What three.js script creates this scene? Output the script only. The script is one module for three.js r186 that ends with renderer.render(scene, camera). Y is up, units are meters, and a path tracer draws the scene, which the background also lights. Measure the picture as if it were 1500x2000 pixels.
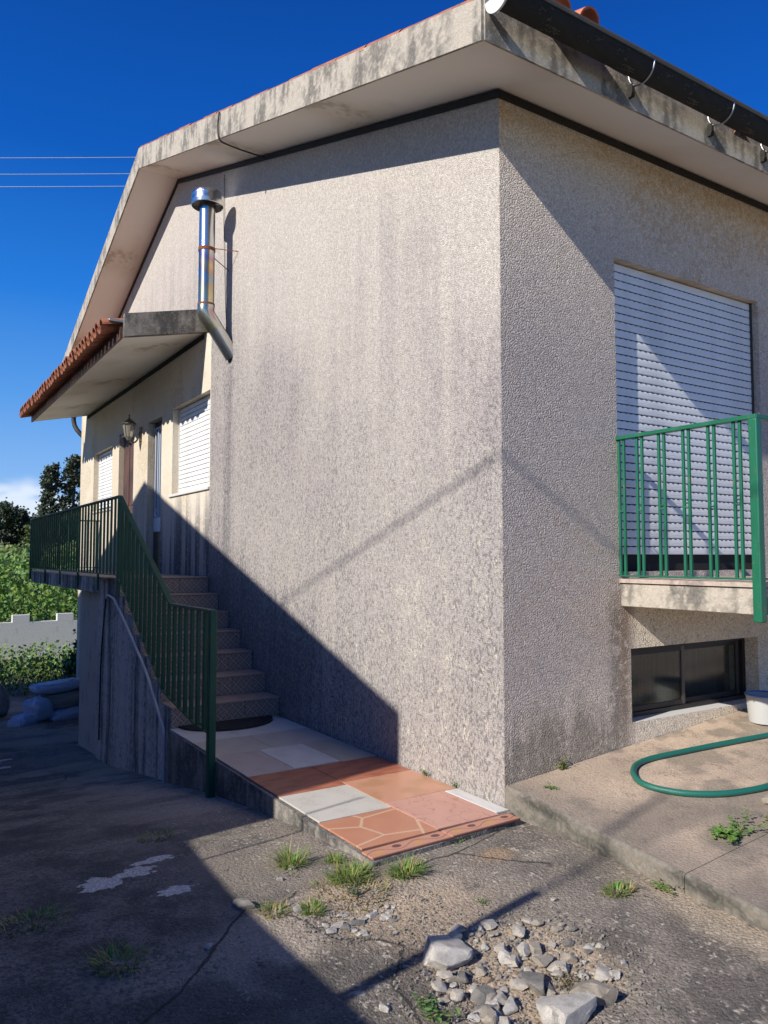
import * as THREE from 'three';
import { mergeGeometries, toCreasedNormals } from 'three/addons/utils/BufferGeometryUtils.js';
import { RoundedBoxGeometry } from 'three/addons/geometries/RoundedBoxGeometry.js';

// ------------------------------------------------------------------ camera, sky, sun, exposure
const scene = new THREE.Scene();
const camera = new THREE.PerspectiveCamera(67.38, 0.75, 0.05, 900);
camera.position.set(-3.109, 1.47, 3.504);
camera.lookAt(-3.109 + 0.541, 1.47 + 0.0586, 3.504 - 0.839);
const renderer = new THREE.WebGLRenderer({ antialias: true });
renderer.toneMapping = THREE.LinearToneMapping;
renderer.toneMappingExposure = 1.2;
renderer.shadowMap.enabled = true;

const SUN = new THREE.Vector3(-1, 0.645, 0.2).normalize();
const sun = new THREE.DirectionalLight(new THREE.Color().setRGB(1.0, 0.95, 0.87), 5.0);
sun.position.copy(SUN).multiplyScalar(40);
sun.castShadow = true;
sun.shadow.mapSize.set(4096, 4096);
Object.assign(sun.shadow.camera, { left: -25, right: 25, top: 25, bottom: -25, near: 1, far: 90 });
scene.add(sun, sun.target);

// ------------------------------------------------------------------ noise
let seed = 12345;
const rnd = () => ((seed = (seed * 1664525 + 1013904223) >>> 0) / 4294967296);
const rr = (a, b) => a + (b - a) * rnd();
const RT = new Float32Array(65536);
for (let i = 0; i < 65536; i++) RT[i] = rnd();
function vn(x, y, P = 256) {
  const xi = Math.floor(x), yi = Math.floor(y);
  let fx = x - xi, fy = y - yi;
  fx = fx * fx * (3 - 2 * fx); fy = fy * fy * (3 - 2 * fy);
  const x0 = ((xi % P) + P) % P, y0 = ((yi % P) + P) % P, x1 = (x0 + 1) % P, y1 = (y0 + 1) % P;
  const a = RT[y0 * 256 + x0], b = RT[y0 * 256 + x1], c = RT[y1 * 256 + x0], d = RT[y1 * 256 + x1];
  return a + (b - a) * fx + (c - a + (a - b - c + d) * fx) * fy;
}
const fbm = (x, y, o = 4) => { let s = 0, a = 0.5, t = 0; for (let i = 0; i < o; i++) { s += a * vn(x, y); t += a; x = x * 2.03 + 17.1; y = y * 2.03 + 9.7; a *= 0.5; } return s / t; };
const fbmP = (x, y, P, o = 3) => { let s = 0, a = 0.5, t = 0; for (let i = 0; i < o; i++) { s += a * vn(x, y, P); t += a; x *= 2; y *= 2; P = Math.min(256, P * 2); a *= 0.5; } return s / t; };
const sst = (a, b, x) => { const t = Math.min(1, Math.max(0, (x - a) / (b - a))); return t * t * (3 - 2 * t); };
const mix = (a, b, t) => a + (b - a) * t;
const mix3 = (a, b, t) => [a[0] + (b[0] - a[0]) * t, a[1] + (b[1] - a[1]) * t, a[2] + (b[2] - a[2]) * t];
const lut = new Uint8Array(4097);
for (let i = 0; i <= 4096; i++) { const v = i / 4096; lut[i] = Math.round(255 * (v <= 0.0031308 ? v * 12.92 : 1.055 * Math.pow(v, 1 / 2.4) - 0.055)); }
const toS = v => lut[Math.max(0, Math.min(4096, (v * 4096) | 0))];

function tex(w, h, fn, wrap = THREE.RepeatWrapping) {           // fn(u, v) gives a linear colour
  const d = new Uint8Array(w * h * 4);
  for (let j = 0, k = 0; j < h; j++) for (let i = 0; i < w; i++, k += 4) {
    const c = fn((i + 0.5) / w, (j + 0.5) / h);
    d[k] = toS(c[0]); d[k + 1] = toS(c[1]); d[k + 2] = toS(c[2]); d[k + 3] = 255;
  }
  const t = new THREE.DataTexture(d, w, h); t.colorSpace = THREE.SRGBColorSpace;
  t.wrapS = t.wrapT = wrap; t.magFilter = THREE.LinearFilter; t.minFilter = THREE.LinearMipmapLinearFilter; t.generateMipmaps = true; t.needsUpdate = true;
  return t;
}
function grey(w, h, fn) {                                         // height data
  const d = new Uint8Array(w * h * 4);
  for (let j = 0, k = 0; j < h; j++) for (let i = 0; i < w; i++, k += 4) {
    const c = Math.max(0, Math.min(255, 255 * fn((i + 0.5) / w, (j + 0.5) / h)));
    d[k] = d[k + 1] = d[k + 2] = c; d[k + 3] = 255;
  }
  const t = new THREE.DataTexture(d, w, h); t.wrapS = t.wrapT = THREE.RepeatWrapping; t.magFilter = THREE.LinearFilter; t.minFilter = THREE.LinearMipmapLinearFilter; t.generateMipmaps = true; t.needsUpdate = true;
  return t;
}
const rep = (t, x, y = x) => { const c = t.clone(); c.repeat.set(x, y); c.needsUpdate = true; return c; };

// ------------------------------------------------------------------ sky: air and a bank of cloud low down
{
  const W = 2048, H = 1024, d = new Float32Array(W * H * 4);
  const stops = [[-90, [0.20, 0.24, 0.28]], [-1, [0.42, 0.52, 0.66]], [1, [0.40, 0.58, 0.88]], [5, [0.24, 0.47, 0.86]], [11, [0.098, 0.33, 0.80]], [18, [0.022, 0.20, 0.70]], [27, [0.006, 0.105, 0.50]], [38, [0.004, 0.064, 0.345]], [60, [0.004, 0.052, 0.28]], [90, [0.004, 0.048, 0.26]]];
  for (let j = 0, k = 0; j < H; j++) {
    const el = ((j + 0.5) / H - 0.5) * Math.PI, deg = el * 180 / Math.PI;
    let q = 0; while (q < stops.length - 2 && deg > stops[q + 1][0]) q++;
    const t = Math.min(1, Math.max(0, (deg - stops[q][0]) / (stops[q + 1][0] - stops[q][0])));
    const base = mix3(stops[q][1], stops[q + 1][1], t);
    for (let i = 0; i < W; i++, k += 4) {
      const az = ((i + 0.5) / W - 0.5) * 2 * Math.PI;
      const dx = Math.cos(el) * Math.cos(az), dz = Math.cos(el) * Math.sin(az), dy = Math.sin(el);
      const cg = dx * SUN.x + dy * SUN.y + dz * SUN.z;
      const f = 0.86 + 0.30 * cg * cg;
      let c = [base[0] * f, base[1] * f, base[2] * f];
      if (deg > 0 && deg < 9) {
        const a = az * 26 + 3.1, top = 3.4 + 2.0 * fbm(a * 0.5 + 40, 3.3, 4);
        const n = fbm(a * 0.9, deg * 1.7 + 20, 5);
        const m = sst(0.40, 0.62, n + 0.22 * (1 - Math.abs(deg - top * 0.75) / 1.9)) * sst(top + 0.9, top - 0.2, deg) * 0.9;
        c = mix3(c, [0.66, 0.74, 0.86], m);
      }
      d[k] = c[0]; d[k + 1] = c[1]; d[k + 2] = c[2]; d[k + 3] = 1;
    }
  }
  const t = new THREE.DataTexture(d, W, H, THREE.RGBAFormat, THREE.FloatType);
  t.mapping = THREE.EquirectangularReflectionMapping; t.magFilter = THREE.LinearFilter; t.needsUpdate = true;
  scene.background = t; scene.environment = t; scene.environmentIntensity = 1; scene.backgroundIntensity = 1;
}

// ------------------------------------------------------------------ builders
const names = new Map();
function numbered(n) { const k = names.get(n) || 0; names.set(n, k + 1); return k ? `${n}_${String(k).padStart(3, '0')}` : n; }
function thing(name, label, category, o = new THREE.Group(), group) {
  o.name = numbered(name); o.userData = { label, category }; if (group) o.userData.group = group; scene.add(o); return o;
}
function structure(name, o) { o.name = numbered(name); o.userData = { kind: 'structure' }; scene.add(o); return o; }
function part(parent, name, geo, mat, pos, label) {
  const m = new THREE.Mesh(geo, mat); m.name = name; if (pos) m.position.set(...pos); if (label) m.userData.label = label; parent.add(m); return m;
}
const group = (parent, name, pos, label) => { const g = new THREE.Group(); g.name = name; if (pos) g.position.set(...pos); if (label) g.userData.label = label; parent.add(g); return g; };
function uvBox(g, ox = 0, oy = 0) {                               // uv in metres from the face's own plane
  if (g.index) g = g.toNonIndexed();
  const p = g.attributes.position, n = g.attributes.normal, uv = new Float32Array(p.count * 2);
  for (let i = 0; i < p.count; i++) {
    const x = p.getX(i), y = p.getY(i), z = p.getZ(i), nx = Math.abs(n.getX(i)), ny = Math.abs(n.getY(i)), nz = Math.abs(n.getZ(i));
    const [u, v] = ny > nx && ny > nz ? [x, z] : nx > nz ? [z, y] : [x, y];
    uv[2 * i] = u + ox; uv[2 * i + 1] = v + oy;
  }
  g.setAttribute('uv', new THREE.BufferAttribute(uv, 2)); return g;
}
const box = (x0, x1, y0, y1, z0, z1) => uvBox(new THREE.BoxGeometry(Math.abs(x1 - x0), Math.abs(y1 - y0), Math.abs(z1 - z0)).translate((x0 + x1) / 2, (y0 + y1) / 2, (z0 + z1) / 2));
const rbox = (w, h, d, r = 0.004, s = 2) => uvBox(new RoundedBoxGeometry(w, h, d, s, r));
const V = (x, y, z) => new THREE.Vector3(x, y, z);
function bar(a, b, w, h = w, up = V(0, 1, 0)) {                  // square bar from a to b; h measured along up
  const d = b.clone().sub(a), L = d.length(); d.normalize();
  let u = up.clone(); if (Math.abs(u.dot(d)) > 0.99) u = V(0, 0, 1);
  const s = d.clone().cross(u).normalize(), t = s.clone().cross(d).normalize();
  const g = new RoundedBoxGeometry(w, h, L, 1, Math.min(w, h) * 0.16);
  return uvBox(g.applyMatrix4(new THREE.Matrix4().makeBasis(s, t, d.clone().negate()).setPosition(a.clone().add(b).multiplyScalar(0.5))));
}
const tube = (pts, r, seg = 60, rad = 10, tension = 0.5) => new THREE.TubeGeometry(new THREE.CatmullRomCurve3(pts, false, 'catmullrom', tension), seg, r, rad);
const cyl = (r0, r1, h, n = 24, open = false) => new THREE.CylinderGeometry(r0, r1, h, n, 1, open);
function poly(pts, holes = []) {
  const s = new THREE.Shape(pts.map(p => new THREE.Vector2(...p)));
  for (const h of holes) { const [a, b, c, d] = h; s.holes.push(new THREE.Path([[a, c], [b, c], [b, d], [a, d]].map(p => new THREE.Vector2(...p)))); }
  return s;
}
const extr = (s, depth, bevel) => new THREE.ExtrudeGeometry(s, bevel ? { depth, bevelEnabled: true, bevelThickness: bevel, bevelSize: bevel, bevelOffset: -bevel, bevelSegments: 2, curveSegments: 8 } : { depth, bevelEnabled: false, curveSegments: 12 });
const onGable = (pts, x0, depth, holes) => uvBox(extr(poly(pts, holes), depth).rotateY(Math.PI / 2).translate(x0, 0, 0));   // outline given as (distance along the gable from the corner, height)

function mat(rgb, rough = 0.85, o = {}) { return new THREE.MeshStandardMaterial({ color: new THREE.Color().setRGB(...rgb), roughness: rough, ...o }); }
const W1 = [1, 1, 1];

// ------------------------------------------------------------------ textures and materials
function cells(x, y, P, k) {                                     // distance to the nearest of scattered points, tiling every P cells
  const xi = Math.floor(x), yi = Math.floor(y); let d = 9;
  for (let j = -1; j <= 1; j++) for (let i = -1; i <= 1; i++) { const cx = ((xi + i) % P + P) % P, cy = ((yi + j) % P + P) % P, h = (cy * 256 + cx + k) & 65535; const dx = xi + i + RT[h] - x, dy = yi + j + RT[(h + 7919) & 65535] - y; d = Math.min(d, dx * dx + dy * dy); }
  return Math.sqrt(d);
}
const grain = grey(1024, 1024, (u, v) => { const a = cells(u * 72, v * 72, 72, 11), b = cells(u * 128, v * 128, 128, 501), c = fbmP(u * 24, v * 24, 24, 3); return 0.55 * sst(0.85, 0.1, a) + 0.28 * sst(0.85, 0.1, b) + 0.25 * c; });      // 1 m of sprayed render
const fineGrain = grey(512, 512, (u, v) => fbmP(u * 64, v * 64, 64, 3));

const gritBump = grey(1024, 1024, (u, v) => 0.30 * sst(0.9, 0.1, cells(u * 60, v * 60, 60, 91)) + 0.22 * sst(0.9, 0.1, cells(u * 150, v * 150, 150, 301)) + 0.5 * fbmP(u * 8, v * 8, 8, 5));
// gable end: pale render, mould in grains that gather lower down and under the flue.  u = distance from the corner / 6.6, v = (y + 0.2) / 6.8
const gableTex = tex(2048, 2048, (u, v) => {
  const s = u * 6.6, y = v * 6.8 - 0.2;
  const big = fbm(s * 0.9, y * 0.7, 4), streak = fbm(s * 9, y * 0.35 + 5, 3), streak2 = fbm(s * 26 + 7, y * 0.8, 2);
  const n1 = fbm(s * 105, y * 62, 2), n2 = vn(s * 46 + 40, y * 27 + 13), n3 = vn(s * 120, y * 90), n4 = vn(s * 14 + 2, y * 9 + 70);
  const roofline = 4.34 + 0.34 * s, upper = roofline - y;        // metres below the roof edge
  let dirt = sst(0.5, 2.6, upper + 1.5 * (big - 0.5) + 1.1 * (streak - 0.5)) * (0.42 + 0.6 * big);
  dirt += (0.22 + 0.33 * sst(1.4, 3.0, s)) * sst(1.1, 0.05, y - 0.9 * (streak - 0.3) - 0.30 * sst(1.5, 4.5, s) * (s - 1.5));
  dirt += 0.5 * sst(0.16, 0.02, Math.abs(s - 4.47 - 0.05 * streak)) * sst(3.75, 3.3, y) * sst(0.2, 2.4, y) * (0.4 + streak2);
  let c = [0.50, 0.45, 0.395];
  c = mix3(c, [0.335, 0.305, 0.285], Math.min(1, dirt * 0.95));
  c = mix3(c, [0.315, 0.27, 0.265], 0.5 * sst(0.5, 0.75, fbm(s * 1.7 + 30, y * 0.8, 3)) * Math.min(1, dirt * 1.3));
  const spot = sst(0.52, 0.74, n1 * 0.84 + n2 * 0.16 + 0.14 * (dirt - 0.5) + 0.10 * (streak2 - 0.5));
  c = mix3(c, [0.15, 0.137, 0.138], spot * Math.min(0.9, 0.10 + dirt * 0.75));
  const lich = sst(0.60, 0.86, n2 * 0.5 + n4 * 0.5) * sst(3.0, 1.2, y) * sst(4.5, 1.0, s);
  c = mix3(c, [0.52, 0.48, 0.39], lich * 0.75 * (1 - spot));
  const black = sst(0.80, 1.5, dirt + 0.35 * (streak2 - 0.5) + 0.7 * (n1 - 0.5));
  c = mix3(c, [0.13, 0.13, 0.135], black * 0.55);
  const k = (0.66 + 0.52 * n3 + 0.16 * n1) * 1.10;
  return [c[0] * k, c[1] * k, c[2] * k];
}, THREE.MirroredRepeatWrapping);
const rough1 = new THREE.MeshStandardMaterial({ map: gableTex, roughness: 0.95, bumpMap: rep(grain, 6.6 * 1.7, 6.8 * 1.7), bumpScale: 0.0055 });

// side wall: coarser render, bounce light and dirt painted brown under the eave, grey lower, cream round the basement window.  u = x / 3.4, v = (y + 0.2) / 4.8
const sideTex = tex(2048, 2048, (u, v) => {
  const x = u * 3.4, y = v * 4.8 - 0.2;
  const big = fbm(x * 1.1 + 9, y * 0.8 + 3, 4), st = fbm(x * 11, y * 0.4 + 8, 3), n1 = vn(x * 75, y * 75), n2 = fbm(x * 34, y * 30, 2);
  let c = [0.47, 0.43, 0.39];
  c = mix3(c, [0.34, 0.315, 0.31], sst(3.9, 2.6, y + 1.1 * (big - 0.5)) * sst(0.25, 0.9, y + 0.5 * (big - 0.5)));
  c = mix3(c, [0.40, 0.30, 0.20], 0.6 * sst(0.50, 0.66, fbm(x * 2.1 + 60, y * 1.5, 5)) * sst(0.35, 0.65, n2) * (y > 2.9 ? 1 : 0.25));   // brown patches, bounce light and dirt painted in, strongest high up
  c = mix3(c, [0.56, 0.52, 0.45], sst(1.08, 1.25, x + 0.1 * (n2 - 0.5)) * sst(1.3, 1.1, y));
  const run = sst(0.12, 0.02, Math.abs(x - 1.06 - 0.06 * (st - 0.5))) * sst(1.3, 1.05, y) * sst(0.15, 0.5, y);
  c = mix3(c, [0.16, 0.115, 0.075], run * (0.45 + 0.7 * st) * sst(0.25, 0.6, n2 + 0.15));
  const run2 = sst(0.10, 0.01, Math.abs(x - 0.97 - 0.05 * (n2 - 0.5))) * sst(1.4, 1.1, y) * sst(0.1, 0.6, y);
  c = mix3(c, [0.13, 0.13, 0.125], run2 * 0.6 * sst(0.25, 0.65, n2));
  const foot = sst(0.55, 0.16, y - 0.12 * x - 0.35 * (st - 0.3)) * sst(1.22, 1.02, x + 0.1 * (n2 - 0.5));
  c = mix3(c, [0.15, 0.142, 0.12], foot * sst(0.15, 0.95, 0.5 * n2 + 0.4 * n1 + 0.3 * foot * (0.6 + st)) * 0.85);
  c = mix3(c, [0.20, 0.19, 0.19], sst(0.62, 0.8, n1 * 0.6 + n2 * 0.4) * 0.6 * sst(3.9, 3.0, y));
  const k = 0.66 + 0.50 * vn(x * 130 + 3, y * 130) + 0.18 * n1;
  return [c[0] * k * 1.62, c[1] * k * 1.50, c[2] * k * 1.34];
}, THREE.MirroredRepeatWrapping);
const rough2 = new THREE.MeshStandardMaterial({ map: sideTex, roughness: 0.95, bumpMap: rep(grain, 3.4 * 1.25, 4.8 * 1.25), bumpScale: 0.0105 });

// porch wall: smooth cream paint with black runs below the sills.  u = (s - 5) / 7.4, v = (y + 0.1) / 4.5
const porchTex = tex(1024, 1024, (u, v) => {
  const s = u * 7.4 + 5, y = v * 4.5 - 0.1;
  const big = fbm(s * 0.8 + 3, y * 0.9, 4), st = fbm(s * 13, y * 0.45 + 2, 3), n = fbm(s * 40, y * 40, 2);
  let c = mix3([0.66, 0.59, 0.48], [0.60, 0.52, 0.40], sst(0.35, 0.7, big));
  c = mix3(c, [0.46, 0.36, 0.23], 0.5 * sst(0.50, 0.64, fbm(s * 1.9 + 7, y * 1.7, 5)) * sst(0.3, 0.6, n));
  const low = sst(2.5, 1.25, y - 0.5 * (st - 0.5)) * (s < 7 ? 1 : 0.35);
  c = mix3(c, [0.33, 0.31, 0.30], low * 0.8);
  c = mix3(c, [0.10, 0.095, 0.10], sst(0.50, 0.72, st + 0.16 * low) * low * sst(0.2, 0.5, n + 0.1));
  const k = 0.93 + 0.14 * vn(s * 60, y * 60);
  return [c[0] * k, c[1] * k, c[2] * k];
}, THREE.MirroredRepeatWrapping);
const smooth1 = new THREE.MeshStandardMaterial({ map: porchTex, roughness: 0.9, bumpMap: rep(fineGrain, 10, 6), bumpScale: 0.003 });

function dirtyConcrete(base, dark, amount, lichen = 0.2) {        // 1 m, tiles
  return tex(512, 512, (u, v) => {
    const a = fbmP(u * 4, v * 4, 4, 5), b = fbmP(u * 40, v * 40, 40, 2), st = fbmP(u * 24, v * 3, 24, 1), e = fbmP(u * 110, v * 110, 110, 1);
    let c = mix3(base, dark, sst(0.62 - amount, 0.95 - amount, a * 0.6 + b * 0.3 + st * 0.25));
    c = mix3(c, [0.50, 0.47, 0.36], lichen * sst(0.6, 0.75, b));
    const k = 0.86 + 0.28 * e; return [c[0] * k, c[1] * k, c[2] * k];
  });
}
const concreteLight = new THREE.MeshStandardMaterial({ map: dirtyConcrete([0.46, 0.405, 0.33], [0.16, 0.145, 0.125], 0.20), roughness: 0.93, bumpMap: rep(fineGrain, 4), bumpScale: 0.0025 });
const concreteDark = new THREE.MeshStandardMaterial({ map: dirtyConcrete([0.27, 0.245, 0.215], [0.085, 0.08, 0.075], 0.30), roughness: 0.95, bumpMap: rep(fineGrain, 2), bumpScale: 0.006 });
const soffitMat = new THREE.MeshStandardMaterial({ map: tex(512, 512, (u, v) => { const a = fbmP(u * 3, v * 3, 3, 5), b = fbmP(u * 60, v * 60, 60, 2); let c = mix3([0.82, 0.76, 0.68], [0.72, 0.64, 0.54], sst(0.42, 0.7, a)); c = mix3(c, [0.45, 0.38, 0.29], 0.8 * sst(0.66, 0.76, a + 0.12 * (b - 0.5))); return c; }), roughness: 0.92 });
soffitMat.map.repeat.set(0.45, 0.45);
const streakWall = new THREE.MeshStandardMaterial({ map: tex(1024, 1024, (u, v) => { const w = 0.5 * (fbm(u * 6, v * 5, 3) - 0.5), st = fbm(u * 17 + w, v * 1.6, 4), st2 = fbm(u * 55 + w * 3, v * 3.1, 3), a = fbm(u * 4 + 30, v * 4, 5), b = fbm(u * 90, v * 90, 2); let c = mix3([0.50, 0.49, 0.47], [0.06, 0.06, 0.06], sst(0.36, 0.66, st * 0.42 + st2 * 0.22 + a * 0.36 + 0.14 * (b - 0.5))); return mix3(c, [0.2, 0.2, 0.19], 0.4 * sst(0.5, 0.7, b)); }, THREE.MirroredRepeatWrapping), roughness: 0.95 });
streakWall.map.repeat.set(0.42, 0.42);
const plainGrey = new THREE.MeshStandardMaterial({ map: dirtyConcrete([0.40, 0.385, 0.36], [0.20, 0.19, 0.175], 0.05, 0.05), roughness: 0.95 });
const blackStrip = mat([0.018, 0.017, 0.016], 0.8);
const darkInside = mat([0.015, 0.015, 0.016], 0.9);
const whiteSlat = new THREE.MeshStandardMaterial({ map: tex(256, 256, (u, v) => { const a = fbmP(u * 6, v * 6, 6, 4); const k = 0.82 - 0.10 * sst(0.45, 0.75, a); return [k, k * 0.995, k * 0.97]; }), roughness: 0.5 });
const whiteFrame = mat([0.62, 0.61, 0.58], 0.6);
const greenPaint = new THREE.MeshPhysicalMaterial({ map: tex(512, 512, (u, v) => { const a = fbmP(u * 10, v * 6, 6, 4), b = fbmP(u * 70, v * 30, 30, 2); let c = mix3([0.006, 0.105, 0.052], [0.008, 0.150, 0.075], a); c = mix3(c, [0.20, 0.30, 0.16], 0.8 * sst(0.70, 0.76, 0.5 * a + 0.5 * b)); return mix3(c, [0.16, 0.06, 0.02], 0.8 * sst(0.735, 0.76, 0.35 * a + 0.65 * b)); }), roughness: 0.42, clearcoat: 0.25, clearcoatRoughness: 0.4 });
greenPaint.map.repeat.set(2, 1.3);
const shadedGreen = greenPaint.clone(); shadedGreen.color.setRGB(0.42, 0.50, 0.48); shadedGreen.clearcoat = 0; shadedGreen.roughness = 0.6;  // the same green paint, darkened to put shade on the stair railing
const clayTex = tex(512, 512, (u, v) => { const a = fbmP(u * 6, v * 6, 6, 4), b = fbmP(u * 50, v * 50, 50, 2); let c = mix3([0.42, 0.135, 0.065], [0.29, 0.10, 0.055], a); c = mix3(c, [0.08, 0.065, 0.05], sst(0.52, 0.68, a * 0.5 + b * 0.5) * 0.85); return mix3(c, [0.45, 0.40, 0.30], 0.6 * sst(0.68, 0.76, b)); });
const clay = new THREE.MeshStandardMaterial({ map: clayTex, roughness: 0.9, side: THREE.DoubleSide });
const clayBright = new THREE.MeshStandardMaterial({ map: tex(256, 256, (u, v) => { const a = fbmP(u * 8, v * 8, 8, 4); return mix3([0.62, 0.20, 0.10], [0.42, 0.13, 0.07], a); }), roughness: 0.85, side: THREE.DoubleSide });
const gutterMat = new THREE.MeshStandardMaterial({ map: tex(512, 512, (u, v) => { const a = fbmP(u * 8, v * 8, 8, 4), b = fbmP(u * 60, v * 60, 60, 2); return mix3(mix3([0.035, 0.033, 0.028], [0.012, 0.012, 0.011], a), [0.10, 0.085, 0.06], 0.7 * sst(0.58, 0.72, 0.6 * a + 0.4 * b)); }), roughness: 1, side: THREE.DoubleSide });
gutterMat.map.repeat.set(1, 14);
const zinc = mat([0.45, 0.46, 0.47], 0.4, { metalness: 0.9 });
const brownWood = new THREE.MeshStandardMaterial({ map: tex(512, 512, (u, v) => { const g = fbmP(u * 64, v * 4, 64, 3), a = fbmP(u * 4, v * 4, 4, 3); return mix3([0.12, 0.058, 0.038], [0.045, 0.022, 0.018], sst(0.3, 0.7, 0.6 * g + 0.4 * a)); }), roughness: 0.55 });
const rustMat = new THREE.MeshStandardMaterial({ map: tex(256, 256, (u, v) => { const a = fbmP(u * 24, v * 24, 24, 3); return mix3([0.30, 0.095, 0.03], [0.10, 0.035, 0.018], a); }), roughness: 0.9 });
const steel = new THREE.MeshStandardMaterial({ color: new THREE.Color().setRGB(0.66, 0.66, 0.65), metalness: 1, roughness: 0.22, bumpMap: rep(fineGrain, 1, 6), bumpScale: 0.0004 });
const steelTint = new THREE.MeshStandardMaterial({ map: tex(64, 512, (u, v) => {                                   // heat-tempered steel, bands of straw, purple and blue oxide
  const t = v + 0.10 * (fbm(u * 6 + 3, v * 6, 3) - 0.5) + 0.10 * Math.sin(u * 6.28 + 1); const stops = [[0, [0.60, 0.56, 0.44]], [0.25, [0.62, 0.55, 0.33]], [0.42, [0.52, 0.42, 0.30]], [0.55, [0.30, 0.42, 0.50]], [0.66, [0.58, 0.34, 0.26]], [0.78, [0.64, 0.52, 0.28]], [0.9, [0.50, 0.32, 0.42]], [1, [0.58, 0.57, 0.56]]];
  let q = 0; while (q < stops.length - 2 && t > stops[q + 1][0]) q++; return mix3(stops[q][1], stops[q + 1][1], Math.min(1, Math.max(0, (t - stops[q][0]) / (stops[q + 1][0] - stops[q][0])))); }), metalness: 1, roughness: 0.24 });

// ------------------------------------------------------------------ ground
const GZ = [-40, -16, -8, -5.3, -3.1, -1.9, -0.7, 0.28, 1.25, 6, 30], GY = [-1.3, -1.2, -1.0, -0.8, -0.45, -0.25, -0.1, -0.03, -0.07, -0.2, -0.4];
function gBase(z) { let q = 0; while (q < GZ.length - 2 && z > GZ[q + 1]) q++; return mix(GY[q], GY[q + 1], Math.min(1, Math.max(0, (z - GZ[q]) / (GZ[q + 1] - GZ[q])))); }
const pit = (x, z) => Math.max(sst(1.15, 0.6, Math.hypot((x + 1.08) / 0.42, (z - 1.30) / 0.36) + 0.5 * (fbm(x * 5, z * 5, 3) - 0.5)), 0.75 * sst(1.15, 0.6, Math.hypot((x + 1.38) / 0.22, (z - 0.66) / 0.14) + 0.5 * (fbm(x * 6 + 4, z * 6, 3) - 0.5)));
const dust = (x, z) => Math.max(pit(x, z), 0.75 * sst(1.2, 0.3, Math.hypot((x + 1.18) / 0.45, (z - 0.72) / 0.34) + 0.6 * (fbm(x * 4 + 7, z * 4, 4) - 0.5)), 0.85 * sst(1.2, 0.3, Math.hypot((x + 1.27) / 0.26, (z - 0.42) / 0.22) + 0.6 * (fbm(x * 5, z * 5 + 3, 4) - 0.5)));
const gSmooth = z => (gBase(z - 0.2) + gBase(z) * 2 + gBase(z + 0.2)) / 4;
const ground = (x, z) => gSmooth(z) + 0.012 * (fbm(x * 1.6 + 5, z * 1.6, 3) - 0.5) - 0.022 * pit(x, z);

const crackLines = [[[-1.67, 0.46], [-1.60, 0.56], [-1.55, 0.72], [-1.45, 0.80], [-1.36, 0.92]], [[-0.99, 0.36], [-0.62, 0.34], [-0.42, 0.28], [-0.16, 0.20], [-0.03, 0.09]], [[-0.62, 0.34], [-0.45, 0.55], [-0.30, 0.66]], [[-1.75, 0.33], [-1.62, 0.36], [-1.52, 0.30]], [[-2.4, 0.9], [-2.1, 0.7], [-1.77, 0.33]], [[-1.36, 0.92], [-1.52, 1.1], [-1.6, 1.5]]];
function segD(px, pz, a, b) { const dx = b[0] - a[0], dz = b[1] - a[1], t = Math.min(1, Math.max(0, ((px - a[0]) * dx + (pz - a[1]) * dz) / (dx * dx + dz * dz))); return Math.hypot(px - a[0] - t * dx, pz - a[1] - t * dz); }
const crack = (x, z) => { let d = 9; const wx = x + 0.05 * (fbm(x * 9, z * 9, 3) - 0.5), wz = z + 0.05 * (fbm(x * 9 + 30, z * 9, 3) - 0.5); for (const l of crackLines) for (let i = 0; i + 1 < l.length; i++) d = Math.min(d, segD(wx, wz, l[i], l[i + 1])); return d; };
const spill = (x, z) => { let m = 0; for (const [cx, cz, a, b] of [[-2.2, -0.37, 0.10, 0.09], [-2.05, -0.43, 0.13, 0.07], [-1.95, -0.05, 0.12, 0.05], [-1.9, -0.55, 0.1, 0.05]]) m = Math.max(m, sst(1.05, 0.85, Math.hypot((x - cx) / a, (z - cz) / b) + 1.5 * (fbm(x * 22, z * 22, 5) - 0.5))); return m; };
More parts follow.
